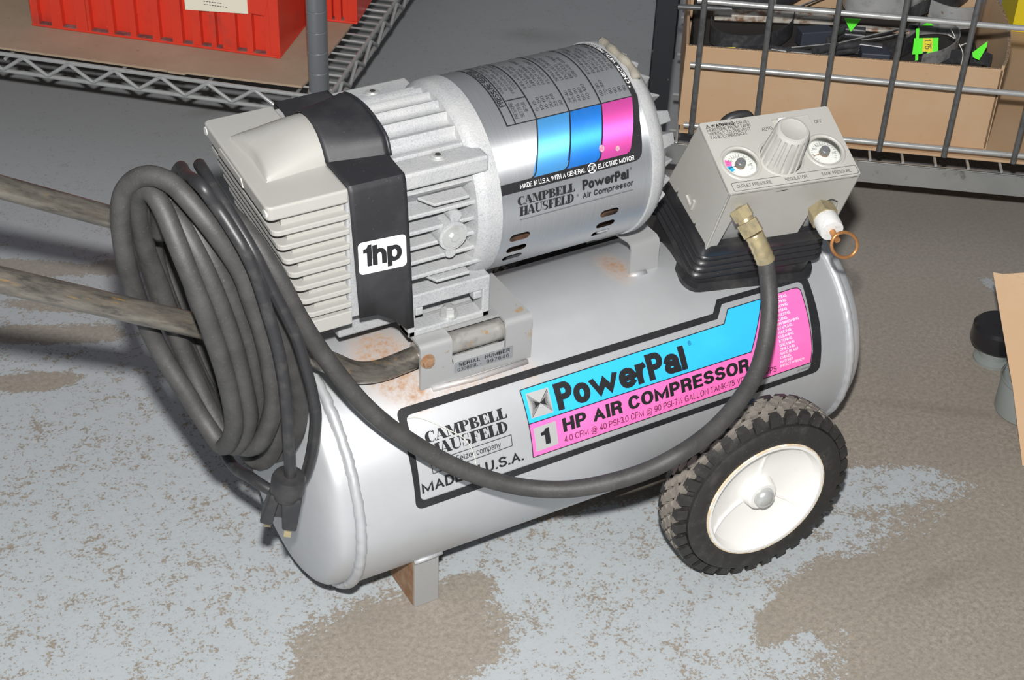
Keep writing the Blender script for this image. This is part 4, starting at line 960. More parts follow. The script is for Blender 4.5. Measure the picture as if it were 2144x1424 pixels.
for i, s in enumerate(('PRESSURE', 'SETTING', '(PSI)')): tx.append(fit(s, 0.2190 + i * 0.0062, mv(-34.6 if i < 2 else -31.5), 0.2230 + i * 0.0062, mv(-24.2 if i == 0 else -25.6), 0.0, rot=90))
for i, (s, a0, a1) in enumerate((('WHEN RESELECTING A LOWER', -17, 26), ('CLOCKWISE, THEN TURN', -15, 22), ('PRESSURE REGULATOR TO', -18, 24), ('CODED OUTLET GAUGE', -15, 18))): tx.append(fit(s, 0.2188 + i * 0.0050, mv(a0), 0.2220 + i * 0.0050, mv(a1), 0.0, rot=90))
tabs = ((0.2397, ('INFLATE BALLS', 'CAULKING GUN', 'AIR BRUSH', 'AUTOMOBILE TIRES*', 'PAINT GUN', 'FLUSH RV LINES'), ('5-15', '10-50', '15-60', '20-35', '25-60', '30')),
        (0.2763, ('SPRAY PESTICIDES', 'UNPLUG DRAINS', 'DUSTING', 'BICYCLE TIRES*', 'GREASE GUNS'), ('30-40', '30-80', '40-90', '50-60', '50-100')),
        (0.3125, ('ETCHING/SANDING', 'RACING BIKE TIRES*', 'IMPACT WRENCH', 'RATCHET, SOCKET', 'STAPLE/NAIL', 'AIR HAMMER/CHISEL'), ('60-90', '70-100', '90', '90', '90', '90')))
for x, names_, vals in tabs:
    for i, (a, b_) in enumerate(zip(names_, vals)):
        u = x + 0.0035 + i * 0.0053
        tx.append(fit(a, u, mv(-16.5), u + 0.0034, mv(-16.5 + 2.05 * len(a)), 0.0, rot=90))
        tx.append(fit(b_, u, mv(-33.0), u + 0.0034, mv(-33.0 + 1.75 * len(b_)), 0.0, rot=90))
Mo('lettering', tx, 'ink', 0.0005)
# worn scuffs in the pink field
Mo('scuff', [poly(circle2(0.2985, mv(-62.0), 0.0030, 12, 0.0034))], 'scuff', 0.0007)
Mo('scuff', [poly(circle2(0.3160, mv(-64.2), 0.0024, 10, 0.0026))], 'scuff', 0.0007)

# front flange ring and rear end bell
MB().lathe([(0.1560, 0.080), (0.1600, 0.0945), (0.1650, 0.0990), (0.1700, 0.1003), (MX0 + 0.001, 0.1006), (MX0 + 0.0015, 0.0960)], (0, YM, ZM), (1, 0, 0), 72).obj('front_flange', 'cast_aluminium', motor, 30)
eb = MB().lathe([(MX1 - 0.001, 0.0960), (MX1, 0.1015), (0.3620, 0.1015), (0.3680, 0.0985), (0.3740, 0.0930), (0.3770, 0.0850), (0.3800, 0.0500), (0.3800, 0.001)], (0, YM, ZM), (1, 0, 0), 72).obj('end_bell', 'cast_aluminium', comp, 30)
for k in range(24):
    a = R(7.5 + 15 * k)
    big = k in (19, 20)
    e = V((0, math.sin(a), math.cos(a))); t = V((0, math.cos(a), -math.sin(a))) * (0.0040 if not big else 0.0085)
    c = V((0, YM, ZM)); X = V((1, 0, 0))
    h = 0.0215 if not big else 0.0250
    r0, r1, r2 = 0.040, 0.0985, 0.0860
    pts = [c + e * r0 + X * 0.377, c + e * r1 + X * 0.364, c + e * r2 + X * (0.366 + h), c + e * r0 + X * (0.366 + h * 0.6)]
    tk_ = [1.0, 1.0, 0.25, 0.6] if not big else [1, 1, 0.7, 0.8]
    MB().hexa([p - t * q for p, q in zip(pts, tk_)] + [p + t * 0.9 * q for p, q in zip(pts, tk_)]).obj('cooling_fin', 'cast_aluminium', eb, None, 0.0012)
# lump of sealant on the end bell
pt = [V((0.3610 + 0.0015 * math.sin(k), YM + 0.1020 * math.sin(R(a)), ZM + 0.1020 * math.cos(R(a)))) for k, a in enumerate(range(-28, 16, 5))]
MB().tube(catmull(pt, 3), lambda i: 0.0046 + 0.0007 * math.sin(i * 0.9), 8).obj('sealant', 'putty', eb, 180)
# rear foot: cast pad on a bent steel tab
rf = MB(); rf.prism([(0.0130, 0.3420), (0.0130, 0.3260), (0.0710, 0.3260), (0.0710, 0.3420)], lambda a, b: (0.3400, a, b), lambda a, b: (0.3760, a, b))
rf.obj('rear_pad', 'cast_aluminium', eb, None, 0.003)
o_ = [(0.080, 0.3260), (-0.0020, 0.3260), (-0.0070, 0.3235), (-0.0090, 0.3180), (-0.0092, 0.2840), (-0.0068, 0.2840), (-0.0066, 0.3180), (-0.0048, 0.3222), (0.0, 0.3236), (0.080, 0.3236)]
rt = MB().prism(o_, lambda a, b: (0.3560 if a > 0.0 else 0.3720, a, b), lambda a, b: (0.4080, a, b)).obj('rear_mount', 'bracket_steel', comp, 35)
MB().box(0.3720, 0.0780, 0.2780, 0.4080, 0.0804, 0.3255).obj('mount_leg', 'bracket_steel', rt)
MB().tube([(0.372, -0.0085, 0.2855), (0.380, -0.011, 0.2865), (0.392, -0.0105, 0.286)], 0.0036, 8).obj('weld', 'silver', rt, 180)
# ---------------------------------------------------------------- control box on its rubber boot
BF0 = V((0.41683, -0.10453, 0.42785)); BEX = V((0.983123, -0.182947, 0)); BBK = V((0.169014, 0.908249, 0.382776)); BUP = V((-0.070028, -0.376316, 0.923841))
BT = Matrix(((BEX.x, BBK.x, BUP.x, BF0.x), (BEX.y, BBK.y, BUP.y, BF0.y), (BEX.z, BBK.z, BUP.z, BF0.z), (0, 0, 0, 1)))
BW, BD, BH = 0.1474, 0.0916, 0.097
def bw(a, b, c=0.0): return BT @ V((a, b, c))
w = 0.0030
# one moulded housing: front wall with two pipe cut-outs, side walls deeper at the back, top panel with a switch recess
hb = MB(BT)
frontp = [(0, -0.001), (0, -0.0965), (0.0125, -0.0955), (0.0160, -0.052), (0.0200, -0.0385), (0.0290, -0.0345), (0.0365, -0.0385), (0.0395, -0.052), (0.0450, -0.0930), (0.1060, -0.0930), (0.1085, -0.0580), (0.1150, -0.0430), (0.1270, -0.0370), (0.1370, -0.0440), (0.1400, -0.056), (0.1430, -0.0860), (BW, -0.0860), (BW, -0.001)]
hb.prism(frontp, lambda a, b: (a, 0.0, b), lambda a, b: (a, w, b))
side = [(0, -0.001), (0, -0.0965), (0.030, -0.1045), (0.034, -0.0930), (0.038, -0.1055), (0.080, -0.1130), (0.084, -0.1000), (0.087, -0.1140), (0.108, -0.1165), (BD + 0.004, -0.030), (BD, -0.001)]
hb.prism(side, lambda a, b: (0, a, b), lambda a, b: (w, a, b))
hb.prism([(0, -0.001), (0, -0.0860), (0.105, -0.105), (BD + 0.004, -0.03), (BD, -0.001)], lambda a, b: (BW - w, a, b), lambda a, b: (BW, a, b))
hb.hexa([(0, BD, -0.001), (BW, BD, -0.001), (BW, BD + 0.004, -0.03), (0, BD + 0.004, -0.03), (0, BD - w, -0.001), (BW, BD - w, -0.001), (BW, BD + 0.004 - w, -0.03), (0, BD + 0.004 - w, -0.03)])
hb.hexa([(0, BD + 0.004, -0.03), (BW, BD + 0.004, -0.03), (BW, 0.108, -0.1165), (0, 0.108, -0.1165), (0, BD + 0.001, -0.03), (BW, BD + 0.001, -0.03), (BW, 0.105, -0.1165), (0, 0.105, -0.1165)])
housing = hb.obj('control_housing', 'box_plastic', comp, None, 0.0012, 2)
top = MB(BT)
sw = (0.0790, 0.0695, 0.1212, 0.0842)
flat_vs, flat_fs = holed(rrect(0.0, 0.0, BW, BD, 0.003), [[(sw[0], sw[1]), (sw[2], sw[1]), (sw[2], sw[3]), (sw[0], sw[3])], circle2(0.0257, 0.0355, 0.0178, 28), circle2(0.1210, 0.0355, 0.0178, 28), circle2(0.0705, 0.0350, 0.0225, 28)])
top.add([(a, b, 0.0) for a, b in flat_vs], flat_fs)
tp = top.obj('top_panel', 'box_plastic', housing)
md = tp.modifiers.new('solid', 'SOLIDIFY'); md.thickness = 0.0035; md.offset = -1 
MB(BT).box(0.006, 0.006, -0.020, BW - 0.006, BD - 0.006, -0.014).obj('inner_tray', 'box_plastic', housing)
MB(BT).box(0.006, 0.010, -0.112, BW - 0.004, 0.012, -0.030).obj('inner_plate', 'zinc', housing)
# L-shaped moulding on the left wall
MB(BT).prism([(0.0470, -0.0880), (0.0640, -0.0880), (0.0640, -0.0840), (0.0500, -0.0850), (0.0500, -0.0740), (0.0470, -0.0740)], lambda a, b: (0.0005, a, b), lambda a, b: (-0.0022, a, b)).obj('side_clip', 'box_plastic', housing)
# raised surround of the gauges
sur = []
for (cx, cy) in ((0.0257, 0.0355), (0.1210, 0.0355)):
    MB(BT).lathe([(-0.013, 0.0178), (-0.0005, 0.0182), (0.0012, 0.0192), (0.0014, 0.0208), (0.0000, 0.0222)], (cx, cy, 0), (0, 0, 1), 40, caps=False).obj('gauge_surround', 'box_plastic', housing, 60)
MB(BT).lathe([(-0.004, 0.0215), (0.0006, 0.0222), (0.0008, 0.0240), (-0.0005, 0.0252)], (0.0705, 0.0350, 0), (0, 0, 1), 40, caps=False).obj('knob_surround', 'box_plastic', housing, 60)
def pn(e=0.0003): return lambda u, v: BT @ V((u, v, e))
def gauge(cx, cy, coloured):
    g = MB(BT).lathe([(-0.013, 0.001), (-0.0128, 0.0172), (-0.010, 0.0176), (0.0006, 0.0178), (0.0010, 0.0172), (-0.0098, 0.0170)], (cx, cy, 0), (0, 0, 1), 36, caps=False).obj('pressure_gauge', 'box_plastic', comp, 40)
    at = lambda e: (lambda u, v: BT @ V((cx + u, cy + v, e)))
    decal('dial', [poly(circle2(0, 0, 0.0171, 36))], at(-0.0036), 'dial_white', g)
    sec = lambda a0, a1, r0, r1: _arc(0, 0, r1, r1, r0, r0, a0, a1, 8)
    if coloured:
        decal('blue_sector', [sec(178, 214, 0.0085, 0.0160)], at(-0.0034), 'cyan_print', g)
        decal('pink_sector', [sec(146, 178, 0.0085, 0.0160)], at(-0.0034), 'pink_print', g)
    ticks = [line2((0.0118 * math.cos(R(a)), 0.0118 * math.sin(R(a))), (0.0138 * math.cos(R(a)), 0.0138 * math.sin(R(a))), 0.0004) for a in range(-40, 221, 13)]
    ticks += [fit(s, 0.0105 * math.cos(R(a)) - 0.0022, 0.0105 * math.sin(R(a)) - 0.0012, 0.0105 * math.cos(R(a)) + 0.0022, 0.0105 * math.sin(R(a)) + 0.0012) for s, a in (('120', 112), ('140', 84), ('100', 142), ('160', 52), ('200', -8))]
    decal('dial_marks', ticks, at(-0.0033), 'grey_ink', g)
    decal('needle', [line2((0, 0), (0.0135 * math.cos(R(190)), 0.0135 * math.sin(R(190))), 0.0008)], at(-0.0030), 'rusty_steel' if not coloured else 'ink', g)
    MB(BT).lathe([(-0.0062, 0.0058), (-0.0010, 0.0054), (-0.0006, 0.0046), (-0.0006, 0.0)], (cx, cy, 0), (0, 0, 1), 20, caps=False).obj('dial_post', 'post_brown', g, 40)
    MB(BT).lathe([(-0.0008, 0.0052), (0.0022, 0.0050), (0.0030, 0.0042), (0.0030, 0.0)], (cx, cy, 0), (0, 0, 1), 20, caps=False).obj('post_cap', 'post_grey', g, 40)
    MB(BT).lathe([(0.0004, 0.0168), (0.0011, 0.0140), (0.0015, 0.0090), (0.0016, 0.0048)], (cx, cy, 0), (0, 0, 1), 36, caps=False).obj('lens', 'lens_clear', g, 180)
gauge(0.0257, 0.0355, True)
gauge(0.1210, 0.0355, False)
# regulator knob: tapered, fluted
seg = 96
def flute(i, r_, k):
    if i in (0, 5, 6, 7, 8, 9): return r_
    ph = (k * 16 / seg) % 1.0
    return r_ - (0.0016 if ph < 0.30 else 0.0)
knob = MB(BT).lathe([(-0.002, 0.0212), (-0.001, 0.0212), (0.010, 0.0206), (0.030, 0.0188), (0.040, 0.0180), (0.0425, 0.0176), (0.0450, 0.0160), (0.0456, 0.0135), (0.0448, 0.0120), (0.0446, 0.0)], (0.0695, 0.0345, 0), (0, 0, 1), seg, caps=False, rfun=flute).obj('regulator_knob', 'knob_plastic', comp, 40)
MB(BT).lathe([(-0.010, 0.0225), (-0.003, 0.0225), (-0.003, 0.0)], (0.0705, 0.0350, 0), (0, 0, 1), 32, caps=False).obj('knob_well', 'dark_inside', knob)
# auto / off switch
swt = MB(BT).box(0.0855, 0.0740, -0.007, 0.0945, 0.0825, 0.0035).obj('switch_lever', 'white_print', comp, None, 0.0012)
MB(BT).hexa([(sw[0] - 0.002, sw[1] - 0.002, -0.013), (sw[2] + 0.002, sw[1] - 0.002, -0.013), (sw[2] + 0.002, sw[3] + 0.002, -0.013), (sw[0] - 0.002, sw[3] + 0.002, -0.013), (sw[0] - 0.002, sw[1] - 0.002, -0.0032), (sw[2] + 0.002, sw[1] - 0.002, -0.0008), (sw[2] + 0.002, sw[3] + 0.002, -0.0008), (sw[0] - 0.002, sw[3] + 0.002, -0.0032)]).obj('switch_well', 'box_plastic', housing)
# printing on the panel
def Pn(shapes, m='grey_ink', e=0.0004): return decal('lettering', shapes, pn(e), m, housing)
tri = [(0.0052, 0.0838), (0.0100, 0.0838), (0.0076, 0.0886)]; tri_in = [(0.0060, 0.0842), (0.0092, 0.0842), (0.0076, 0.0874)]
Pn([holed(tri, [tri_in]), fit('!', 0.0073, 0.0846, 0.0079, 0.0866, 0.02), fit('WARNING:', 0.0112, 0.0838, 0.0385, 0.0880, 0.045)], 'ink')
Pn([fit('DRAIN', 0.0402, 0.0838, 0.0537, 0.0878, 0.008), fit('MOISTURE FROM TANK', 0.0052, 0.0790, 0.0540, 0.0830, 0.012), fit('WEEKLY TO PREVENT', 0.0052, 0.0740, 0.0525, 0.0780, 0.008), fit('TANK CORROSION.', 0.0052, 0.0692, 0.0465, 0.0732, 0.012)])
Pn([fit('AUTO', 0.0636, 0.0710, 0.0757, 0.0752, 0.006)])
Pn([fit('OFF', 0.1244, 0.0712, 0.1330, 0.0755, 0.006)])
Pn([frame2(rrect(0.0055, 0.0015, 0.1460, 0.0125, 0.0022), rrect(0.0060, 0.0020, 0.1455, 0.0120, 0.0019)), fit('OUTLET PRESSURE', 0.0103, 0.0052, 0.0489, 0.0092, 0.006), fit('REGULATOR', 0.0640, 0.0052, 0.0883, 0.0092, 0.006), fit('TANK PRESSURE', 0.1050, 0.0048, 0.1384, 0.0088, 0.006)])
decal('scratch', [poly([(0.052, -0.0001), (0.060, 0.0002), (0.068, 0.0012), (0.060, 0.0016)])], lambda u, v: BT @ V((u, -0.0008, v - 0.0075)), 'dark_inside', housing)

# rubber bellows boot between box and tank
def ring3(out, c, r_=0.012, n=5, lo=None):
    a0, b0, a1, b1 = -out, -out, BW + out, 0.106 + out
    return [bw(a, b, c + (0.0 if lo is None else lo(a, b))) for a, b in rrect(a0 + 0.003, b0 + 0.003, a1 - 0.006, b1, r_, n)]
bt = MB(); rings = []
drop = lambda a, b: -0.20 * max(0.0, b)                   # boot follows the sloping lower rim
rings.append(ring3(-0.004, -0.0900, 0.006, 5, drop)); rings.append(ring3(0.0035, -0.0905, 0.008, 5, drop)); rings.append(ring3(0.0055, -0.0960, 0.009, 5, drop)); rings.append(ring3(0.0050, -0.1080, 0.010, 5, drop))
c = -0.1085
for k in range(4):
    rings += [ring3(-0.0005 + k * 0.0012, c, 0.010, 5, drop), ring3(0.0050 + k * 0.0012, c - 0.0018, 0.012, 5, drop), ring3(0.0062 + k * 0.0012, c - 0.0045, 0.012, 5, drop), ring3(0.0050 + k * 0.0012, c - 0.0072, 0.012, 5, drop), ring3(-0.0005 + k * 0.0012, c - 0.0088, 0.012, 5, drop)]
    c -= 0.0092
def to_tank(p, lift):
    q = V(p)
    for _ in range(400):
        if math.hypot(q.y - TY, q.z - TZ) < TR + lift: return q
        q = q - BUP * 0.0005
    return q
base = ring3(0.0100, c, 0.016, 5)
bt.bridge(rings, True, False)
boot = bt.obj('bellows_boot', 'boot_rubber', comp, 55)
r1 = ring3(0.0030, c + 0.003, 0.012, 5, drop)
fl_ = [to_tank(p, 0.006) for p in ring3(0.0050, c + 0.002, 0.014, 5)]; f2 = [to_tank(p, 0.0050) for p in ring3(0.0115, c + 0.002, 0.018, 5)]; f3 = [to_tank(p, 0.0003) for p in ring3(0.0125, c + 0.002, 0.018, 5)]
MB().bridge([r1, fl_, f2, f3], True, False).obj('boot_flange', 'boot_rubber', boot, 60)
# black cable gland arching out behind the box
MB().tube(catmull([bw(0.030, BD + 0.004, -0.026), bw(0.038, BD + 0.008, -0.012), bw(0.050, BD + 0.009, -0.0075), bw(0.062, BD + 0.008, -0.010), bw(0.072, BD + 0.004, -0.026)], 5), 0.0055, 10).obj('cable_loop', 'cable_rubber', comp, 180)

# outlet fitting, and the safety valve with its pull ring
fa = bw(0.0290, 0.010, -0.0440)
A_ = at_y(1553, 447, -0.112); B_ = at_y(1578, 490, -0.128); C_ = at_y(1592, 520, -0.136); D_ = at_y(1604, 548, -0.142)
of = MB(); ax = (B_ - A_).normalized()
of.cyl(fa, A_ + ax * 0.002, 0.0075, 20)
of.cyl(A_ - ax * 0.006, A_ + ax * 0.006, 0.0112, 6)
of.cyl(A_ + ax * 0.006, A_ + ax * 0.0095, 0.0085, 20)
of.obj('outlet_nut', 'brass', comp, 40)
va = bw(0.1270, 0.004, -0.0560); vd = (at_y(1738, 478, -0.17) - at_y(1720, 446, -0.148)).normalized()
v0 = at_y(1722, 448, -0.150)
sv = MB(); sv.cyl(va, v0, 0.008, 16); sv.cyl(v0 - vd * 0.006, v0 + vd * 0.008, 0.0148, 6); valve = sv.obj('safety_valve', 'brass', comp, 40)
sv = MB(); sv.lathe([(0.006, 0.0118), (0.010, 0.0128), (0.022, 0.0126), (0.026, 0.0118), (0.0265, 0.006), (0.0265, 0.0)], v0, vd, 28); sv.obj('valve_cap', 'white_paint_metal', valve, 40)
sv = MB(); sv.cyl(v0 + vd * 0.024, v0 + vd * 0.040, 0.0032, 12); sv.obj('valve_stem', 'copper', valve, 60)
rc = v0 + vd * 0.036; cen = at_y(1768, 513, rc.y - 0.004)
rx = (at_y(1797, 513, cen.y) - cen); ry = (at_y(1768, 484, cen.y) - cen)
MB().tube([cen + rx * math.cos(2 * math.pi * k / 40) * 0.92 + ry * math.sin(2 * math.pi * k / 40) * 0.92 for k in range(40)], 0.0018, 8, True).obj('pull_ring', 'copper', valve, 180)
# ================================================================== AIR HOSE (coiled over the handle, screwed to the outlet)
def pth(rows):
    out = []
    for r_ in rows:
        out.append(at_y(r_[0], r_[1], r_[2]))
    return out
hose = thing('air_hose', 'grey rubber air hose coiled over the compressor handle and looping across the tank', 'hose', (-0.10, -0.05, 0.2))
HR = 0.0088
rows = [
 # strand nearest the pump, then round and round towards the handle end
 (1603, 546, -0.142), (1609, 595, -0.152), (1611, 651, -0.166), (1604, 710, -0.182), (1586, 775, -0.200), (1550, 836, -0.216), (1496, 897, -0.230), (1423, 951, -0.240), (1335, 993, -0.228), (1222, 1021, -0.204), (1130, 1024, -0.182), (1050, 1011, -0.166), (966, 983, -0.150), (895, 947, -0.136), (820, 898, -0.122), (764, 850, -0.111), (716, 795, -0.102), (671, 735, -0.094), (628, 668, -0.086), (575, 570, -0.074), (510, 478, -0.050), (440, 415, -0.020), (390, 400, 0.005), (352, 430, 0.020), (345, 520, 0.025), (375, 640, 0.015), (430, 770, 0.0), (500, 890, -0.020), (560, 950, -0.045), (606, 930, -0.064),
 (626, 850, -0.076), (600, 740, -0.086), (556, 640, -0.086), (505, 560, -0.074), (440, 470, -0.050), (380, 410, -0.025), (340, 405, -0.005), (322, 440, 0.010), (325, 540, 0.015), (360, 650, 0.006), (420, 790, -0.006), (490, 910, -0.030), (545, 968, -0.060),
 (580, 910, -0.078), (566, 790, -0.088), (530, 680, -0.090), (480, 580, -0.084), (420, 480, -0.062), (370, 425, -0.040), (330, 400, -0.022), (303, 425, -0.010), (306, 522, -0.004), (335, 600, -0.008), (385, 730, -0.014), (450, 860, -0.030), (510, 935, -0.060),
 (548, 880, -0.084), (532, 770, -0.094), (500, 660, -0.098), (452, 560, -0.090), (400, 470, -0.070), (360, 420, -0.052), (325, 402, -0.040), (300, 420, -0.030), (297, 480, -0.024), (318, 570, -0.018), (355, 670, -0.016), (415, 800, -0.032), (468, 905, -0.052), (505, 935, -0.078),
 (545, 925, -0.096), (572, 850, -0.108), (566, 770, -0.110), (548, 690, -0.112),
 (530, 640, -0.112), (505, 570, -0.110), (456, 495, -0.104), (404, 430, -0.088), (357, 383, -0.068), (306, 368, -0.050), (266, 392, -0.038), (252, 440, -0.032), (257, 510, -0.028), (272, 580, -0.022), (298, 655, -0.020), (335, 735, -0.026), (385, 815, -0.044), (430, 885, -0.060), (468, 934, -0.082),
 (490, 890, -0.098), (476, 800, -0.104), (450, 715, -0.106), (415, 620, -0.102), (375, 520, -0.088), (342, 440, -0.068), (316, 403, -0.052), (292, 408, -0.040), (289, 450, -0.030), (306, 525, -0.022), (335, 600, -0.018), (385, 740, -0.026), (440, 860, -0.052), (490, 935, -0.078),
 (520, 880, -0.096), (508, 800, -0.102), (482, 700, -0.104), (440, 590, -0.098), (398, 505, -0.082), (358, 440, -0.060), (338, 440, -0.040), (335, 490, -0.024)]
main = catmull(pth(rows), 6)
MB().tube(main, HR, 14).obj('hose', 'hose_rubber', hose, 180)
# crimped brass end
mb = MB(); ax = (B_ - A_).normalized()
mb.cyl(A_ + ax * 0.0097, A_ + ax * 0.024, 0.0118, 6); mb.obj('swivel_nut', 'brass', hose, 40)
e0 = A_ + ax * 0.024; e1 = D_
mb = MB(); mb.tube(catmull([e0, C_, e1], 5), lambda i: 0.0094 + 0.0007 * (i % 2), 16); mb.obj('ferrule', 'brass', hose, 60)

# ================================================================== POWER CORD
cord = thing('power_cord', 'black power cord wound on the handle with its plug hanging beside the tank end', 'power cord', (-0.05, -0.05, 0.15))
CRr = 0.0056
PT = at_y(605, 1000, -0.118)                         # top of the plug
c1 = [(390, 367, -0.034), (419, 387, -0.100), (455, 435, -0.108), (485, 480, -0.120), (512, 525, -0.131), (537, 580, -0.135), (559, 650, -0.137), (580, 723, -0.137), (594, 796, -0.135), (601, 874, -0.130), (606, 950, -0.124), (608, 1003, -0.118)]
c2 = [(418, 345, -0.010), (437, 376, -0.056), (475, 435, -0.088), (528, 524, -0.118), (561, 588, -0.125), (594, 652, -0.127), (620, 706, -0.127), (642, 778, -0.124), (654, 826, -0.121), (661, 876, -0.117), (652, 950, -0.106), (636, 1000, -0.090), (606, 1030, -0.092), (571, 1028, -0.090), (525, 1000, -0.066), (482, 968, -0.018), (445, 880, 0.032), (410, 800, 0.040), (385, 740, 0.046), (365, 660, 0.050), (352, 560, 0.052), (350, 450, 0.056), (364, 380, 0.058), (378, 350, 0.012), (390, 367, -0.034)]
cc_ = catmull(pth(c2[:-1]) + pth(c1), 6)
MB().tube(cc_, CRr, 12).obj('cable', 'cable_rubber', cord, 180)
# moulded plug
pd = (at_y(592, 1100, -0.112) - PT).normalized(); px_ = (CR - pd * CR.dot(pd)).normalized(); pyv = pd.cross(px_)
PM = Matrix(((px_.x, pyv.x, pd.x, PT.x), (px_.y, pyv.y, pd.y, PT.y), (px_.z, pyv.z, pd.z, PT.z), (0, 0, 0, 1))) @ Matrix.Scale(1.12, 4)
pl = MB(PM); pl.lathe([(-0.003, 0.0065), (-0.002, 0.0130), (0.002, 0.0145), (0.014, 0.0145), (0.016, 0.0135), (0.020, 0.0125)], (0, 0, 0), (0, 0, 1), 24)
plug = pl.obj('plug', 'black_rubber', cord, 40)
pb = MB(PM)
pb.hexa([(-0.004, -0.010, 0.016), (0.0135, -0.010, 0.016), (0.0135, 0.010, 0.016), (-0.004, 0.010, 0.016), (0.000, -0.012, 0.050), (0.0120, -0.012, 0.050), (0.0120, 0.012, 0.050), (0.000, 0.012, 0.050)])
pb.hexa([(-0.0135, -0.009, 0.015), (-0.005, -0.009, 0.015), (-0.005, 0.009, 0.015), (-0.0135, 0.009, 0.015), (-0.0195, -0.011, 0.046), (-0.0085, -0.011, 0.048), (-0.0085, 0.011, 0.048), (-0.0195, 0.011, 0.046)])
pb.hexa([(-0.006, -0.006, 0.016), (0.0, -0.006, 0.016), (0.0, 0.006, 0.016), (-0.006, 0.006, 0.016), (-0.009, -0.008, 0.040), (0.001, -0.008, 0.040), (0.001, 0.008, 0.040), (-0.009, 0.008, 0.040)])
pb.obj('plug_body', 'black_rubber', plug, None, 0.0018)
for x, y in ((-0.013, -0.003), (0.006, -0.005), (0.005, 0.006)):
    MB(PM).box(x - 0.003, y - 0.0008, 0.044, x + 0.003, y + 0.0008, 0.062).obj('prong', 'brass', plug)
MB(PM).cyl((0.006, -0.0102, 0.024), (0.006, -0.0122, 0.024), 0.0032, 14).obj('cord_grip_screw', 'black_rubber', plug)
# ================================================================== LEFT WIRE SHELF
SZ = 0.150
A0 = at_z(0, 112, SZ); A1 = at_z(655, 203, SZ)
S1 = (A1 - A0); S1.z = 0; S1.normalize(); S2 = V((-S1.y, S1.x, 0))           # along the front edge, towards the back
SO = A1.copy()                                                                 # front right corner
def sp(a, b, z=0.0): return SO + S1 * a + S2 * b + V((0, 0, z))
shelf = thing('wire_shelf', 'chrome wire shelf with zigzag edge and round grooved corner post', 'shelf', (SO.x, SO.y, 0))
WL, WD = -1.15, 1.05
rail = 0.0036
def rod(name, p0, p1, r_, m, parent, seg=8): return MB().cyl(p0, p1, r_, seg).obj(name, m, parent, 60)
rod('edge_rail', sp(WL, 0), sp(-0.005, 0), rail, 'chrome_wire', shelf); rod('edge_rail', sp(WL, 0, -0.027), sp(-0.005, 0, -0.027), rail, 'chrome_wire', shelf)
rod('edge_rail', sp(0.022, 0.01), sp(0.022, WD), rail, 'chrome_wire', shelf); rod('edge_rail', sp(0.022, 0.01, -0.027), sp(0.022, WD, -0.027), rail, 'chrome_wire', shelf)
def zig(f, a0, a1, pitch, name):
    pts = []; k = 0; a = a0
    while a < a1:
        pts.append(f(a, 0.0 if k % 2 else -0.025)); a += pitch / 2; k += 1
    dense = []
    for i in range(len(pts) - 1): dense += [pts[i].lerp(pts[i + 1], t) for t in (0.06, 0.94)]
    MB().tube(dense, 0.0031, 8).obj(name, 'chrome_wire', shelf, 60)
PITCH_Z = (at_z(446 / 1.0, 0, SZ) - at_z(351, 0, SZ)).length * 1.0
zig(lambda a, z: sp(a, -0.003, z), WL + 0.011, -0.045, 0.0725, 'zigzag_wire')
zig(lambda a, z: sp(0.026, a, z), 0.02, WD, 0.0725, 'zigzag_wire')
k = 0.022
while k < WD:                                             # deck wires run parallel to the front edge
    rod('deck_wire', sp(WL, k, 0.003), sp(0.022, k, 0.003), 0.0018, 'chrome_wire', shelf, 6); k += 0.0235
for a in (-0.03, -0.165, -0.30, -0.48, -0.66, -0.84):
    rod('cross_bar', sp(a, -0.004, -0.006), sp(a, WD, -0.006), 0.0026, 'chrome_wire', shelf)
def post(a, b, h):
    c = sp(a, b); pr = [(0.0, 0.0135)]
    z = 0.03
    prof_ = [(0.0, 0.0135)]
    while z < h:
        prof_ += [(z - 0.0012, 0.0148), (z, 0.0138), (z + 0.0012, 0.0148)]; z += 0.0315
    prof_ += [(h, 0.0148)]
    MB().lathe(prof_, (c.x, c.y, 0), (0, 0, 1), 24).obj('post', 'post_chrome', shelf, 30)
    MB().lathe([(SZ - 0.034, 0.0165), (SZ - 0.030, 0.0190), (SZ + 0.000, 0.0180), (SZ + 0.006, 0.0160)], (c.x, c.y, 0), (0, 0, 1), 24).obj('collar', 'chrome_wire', shelf, 40)
post(0.006, 0.012, 0.75); post(0.006, WD - 0.012, 0.75); post(WL, 0.012, 0.75); post(WL, WD - 0.012, 0.75)
# cardboard lining the shelf
cz0 = SZ + 0.0052
E0 = at_z(632, 184, cz0); E1 = at_z(0, 98, cz0); E2 = at_z(728, 52, cz0)
fa_, fb_ = (E0 - SO).dot(S1), (E0 - SO).dot(S2)
ring = [(WL + 0.03, 0.004), (-0.225, 0.004), (-0.222, 0.002), (-0.198, 0.002), (-0.195, 0.006), (fa_, 0.012), (-0.018, 0.03), (-0.014, 0.20), (-0.015, WD - 0.02), (WL + 0.03, WD - 0.02)]
tag(MB().prism(ring, lambda a, b: tuple(sp(a, b, cz0 - SZ)), lambda a, b: tuple(sp(a, b, cz0 - SZ + 0.0035))).obj('cardboard_sheet', 'cardboard_dull'), 'flat dusty cardboard sheet lining the chrome wire shelf under the red bins', 'cardboard sheet')
CZ1 = cz0 + 0.0036
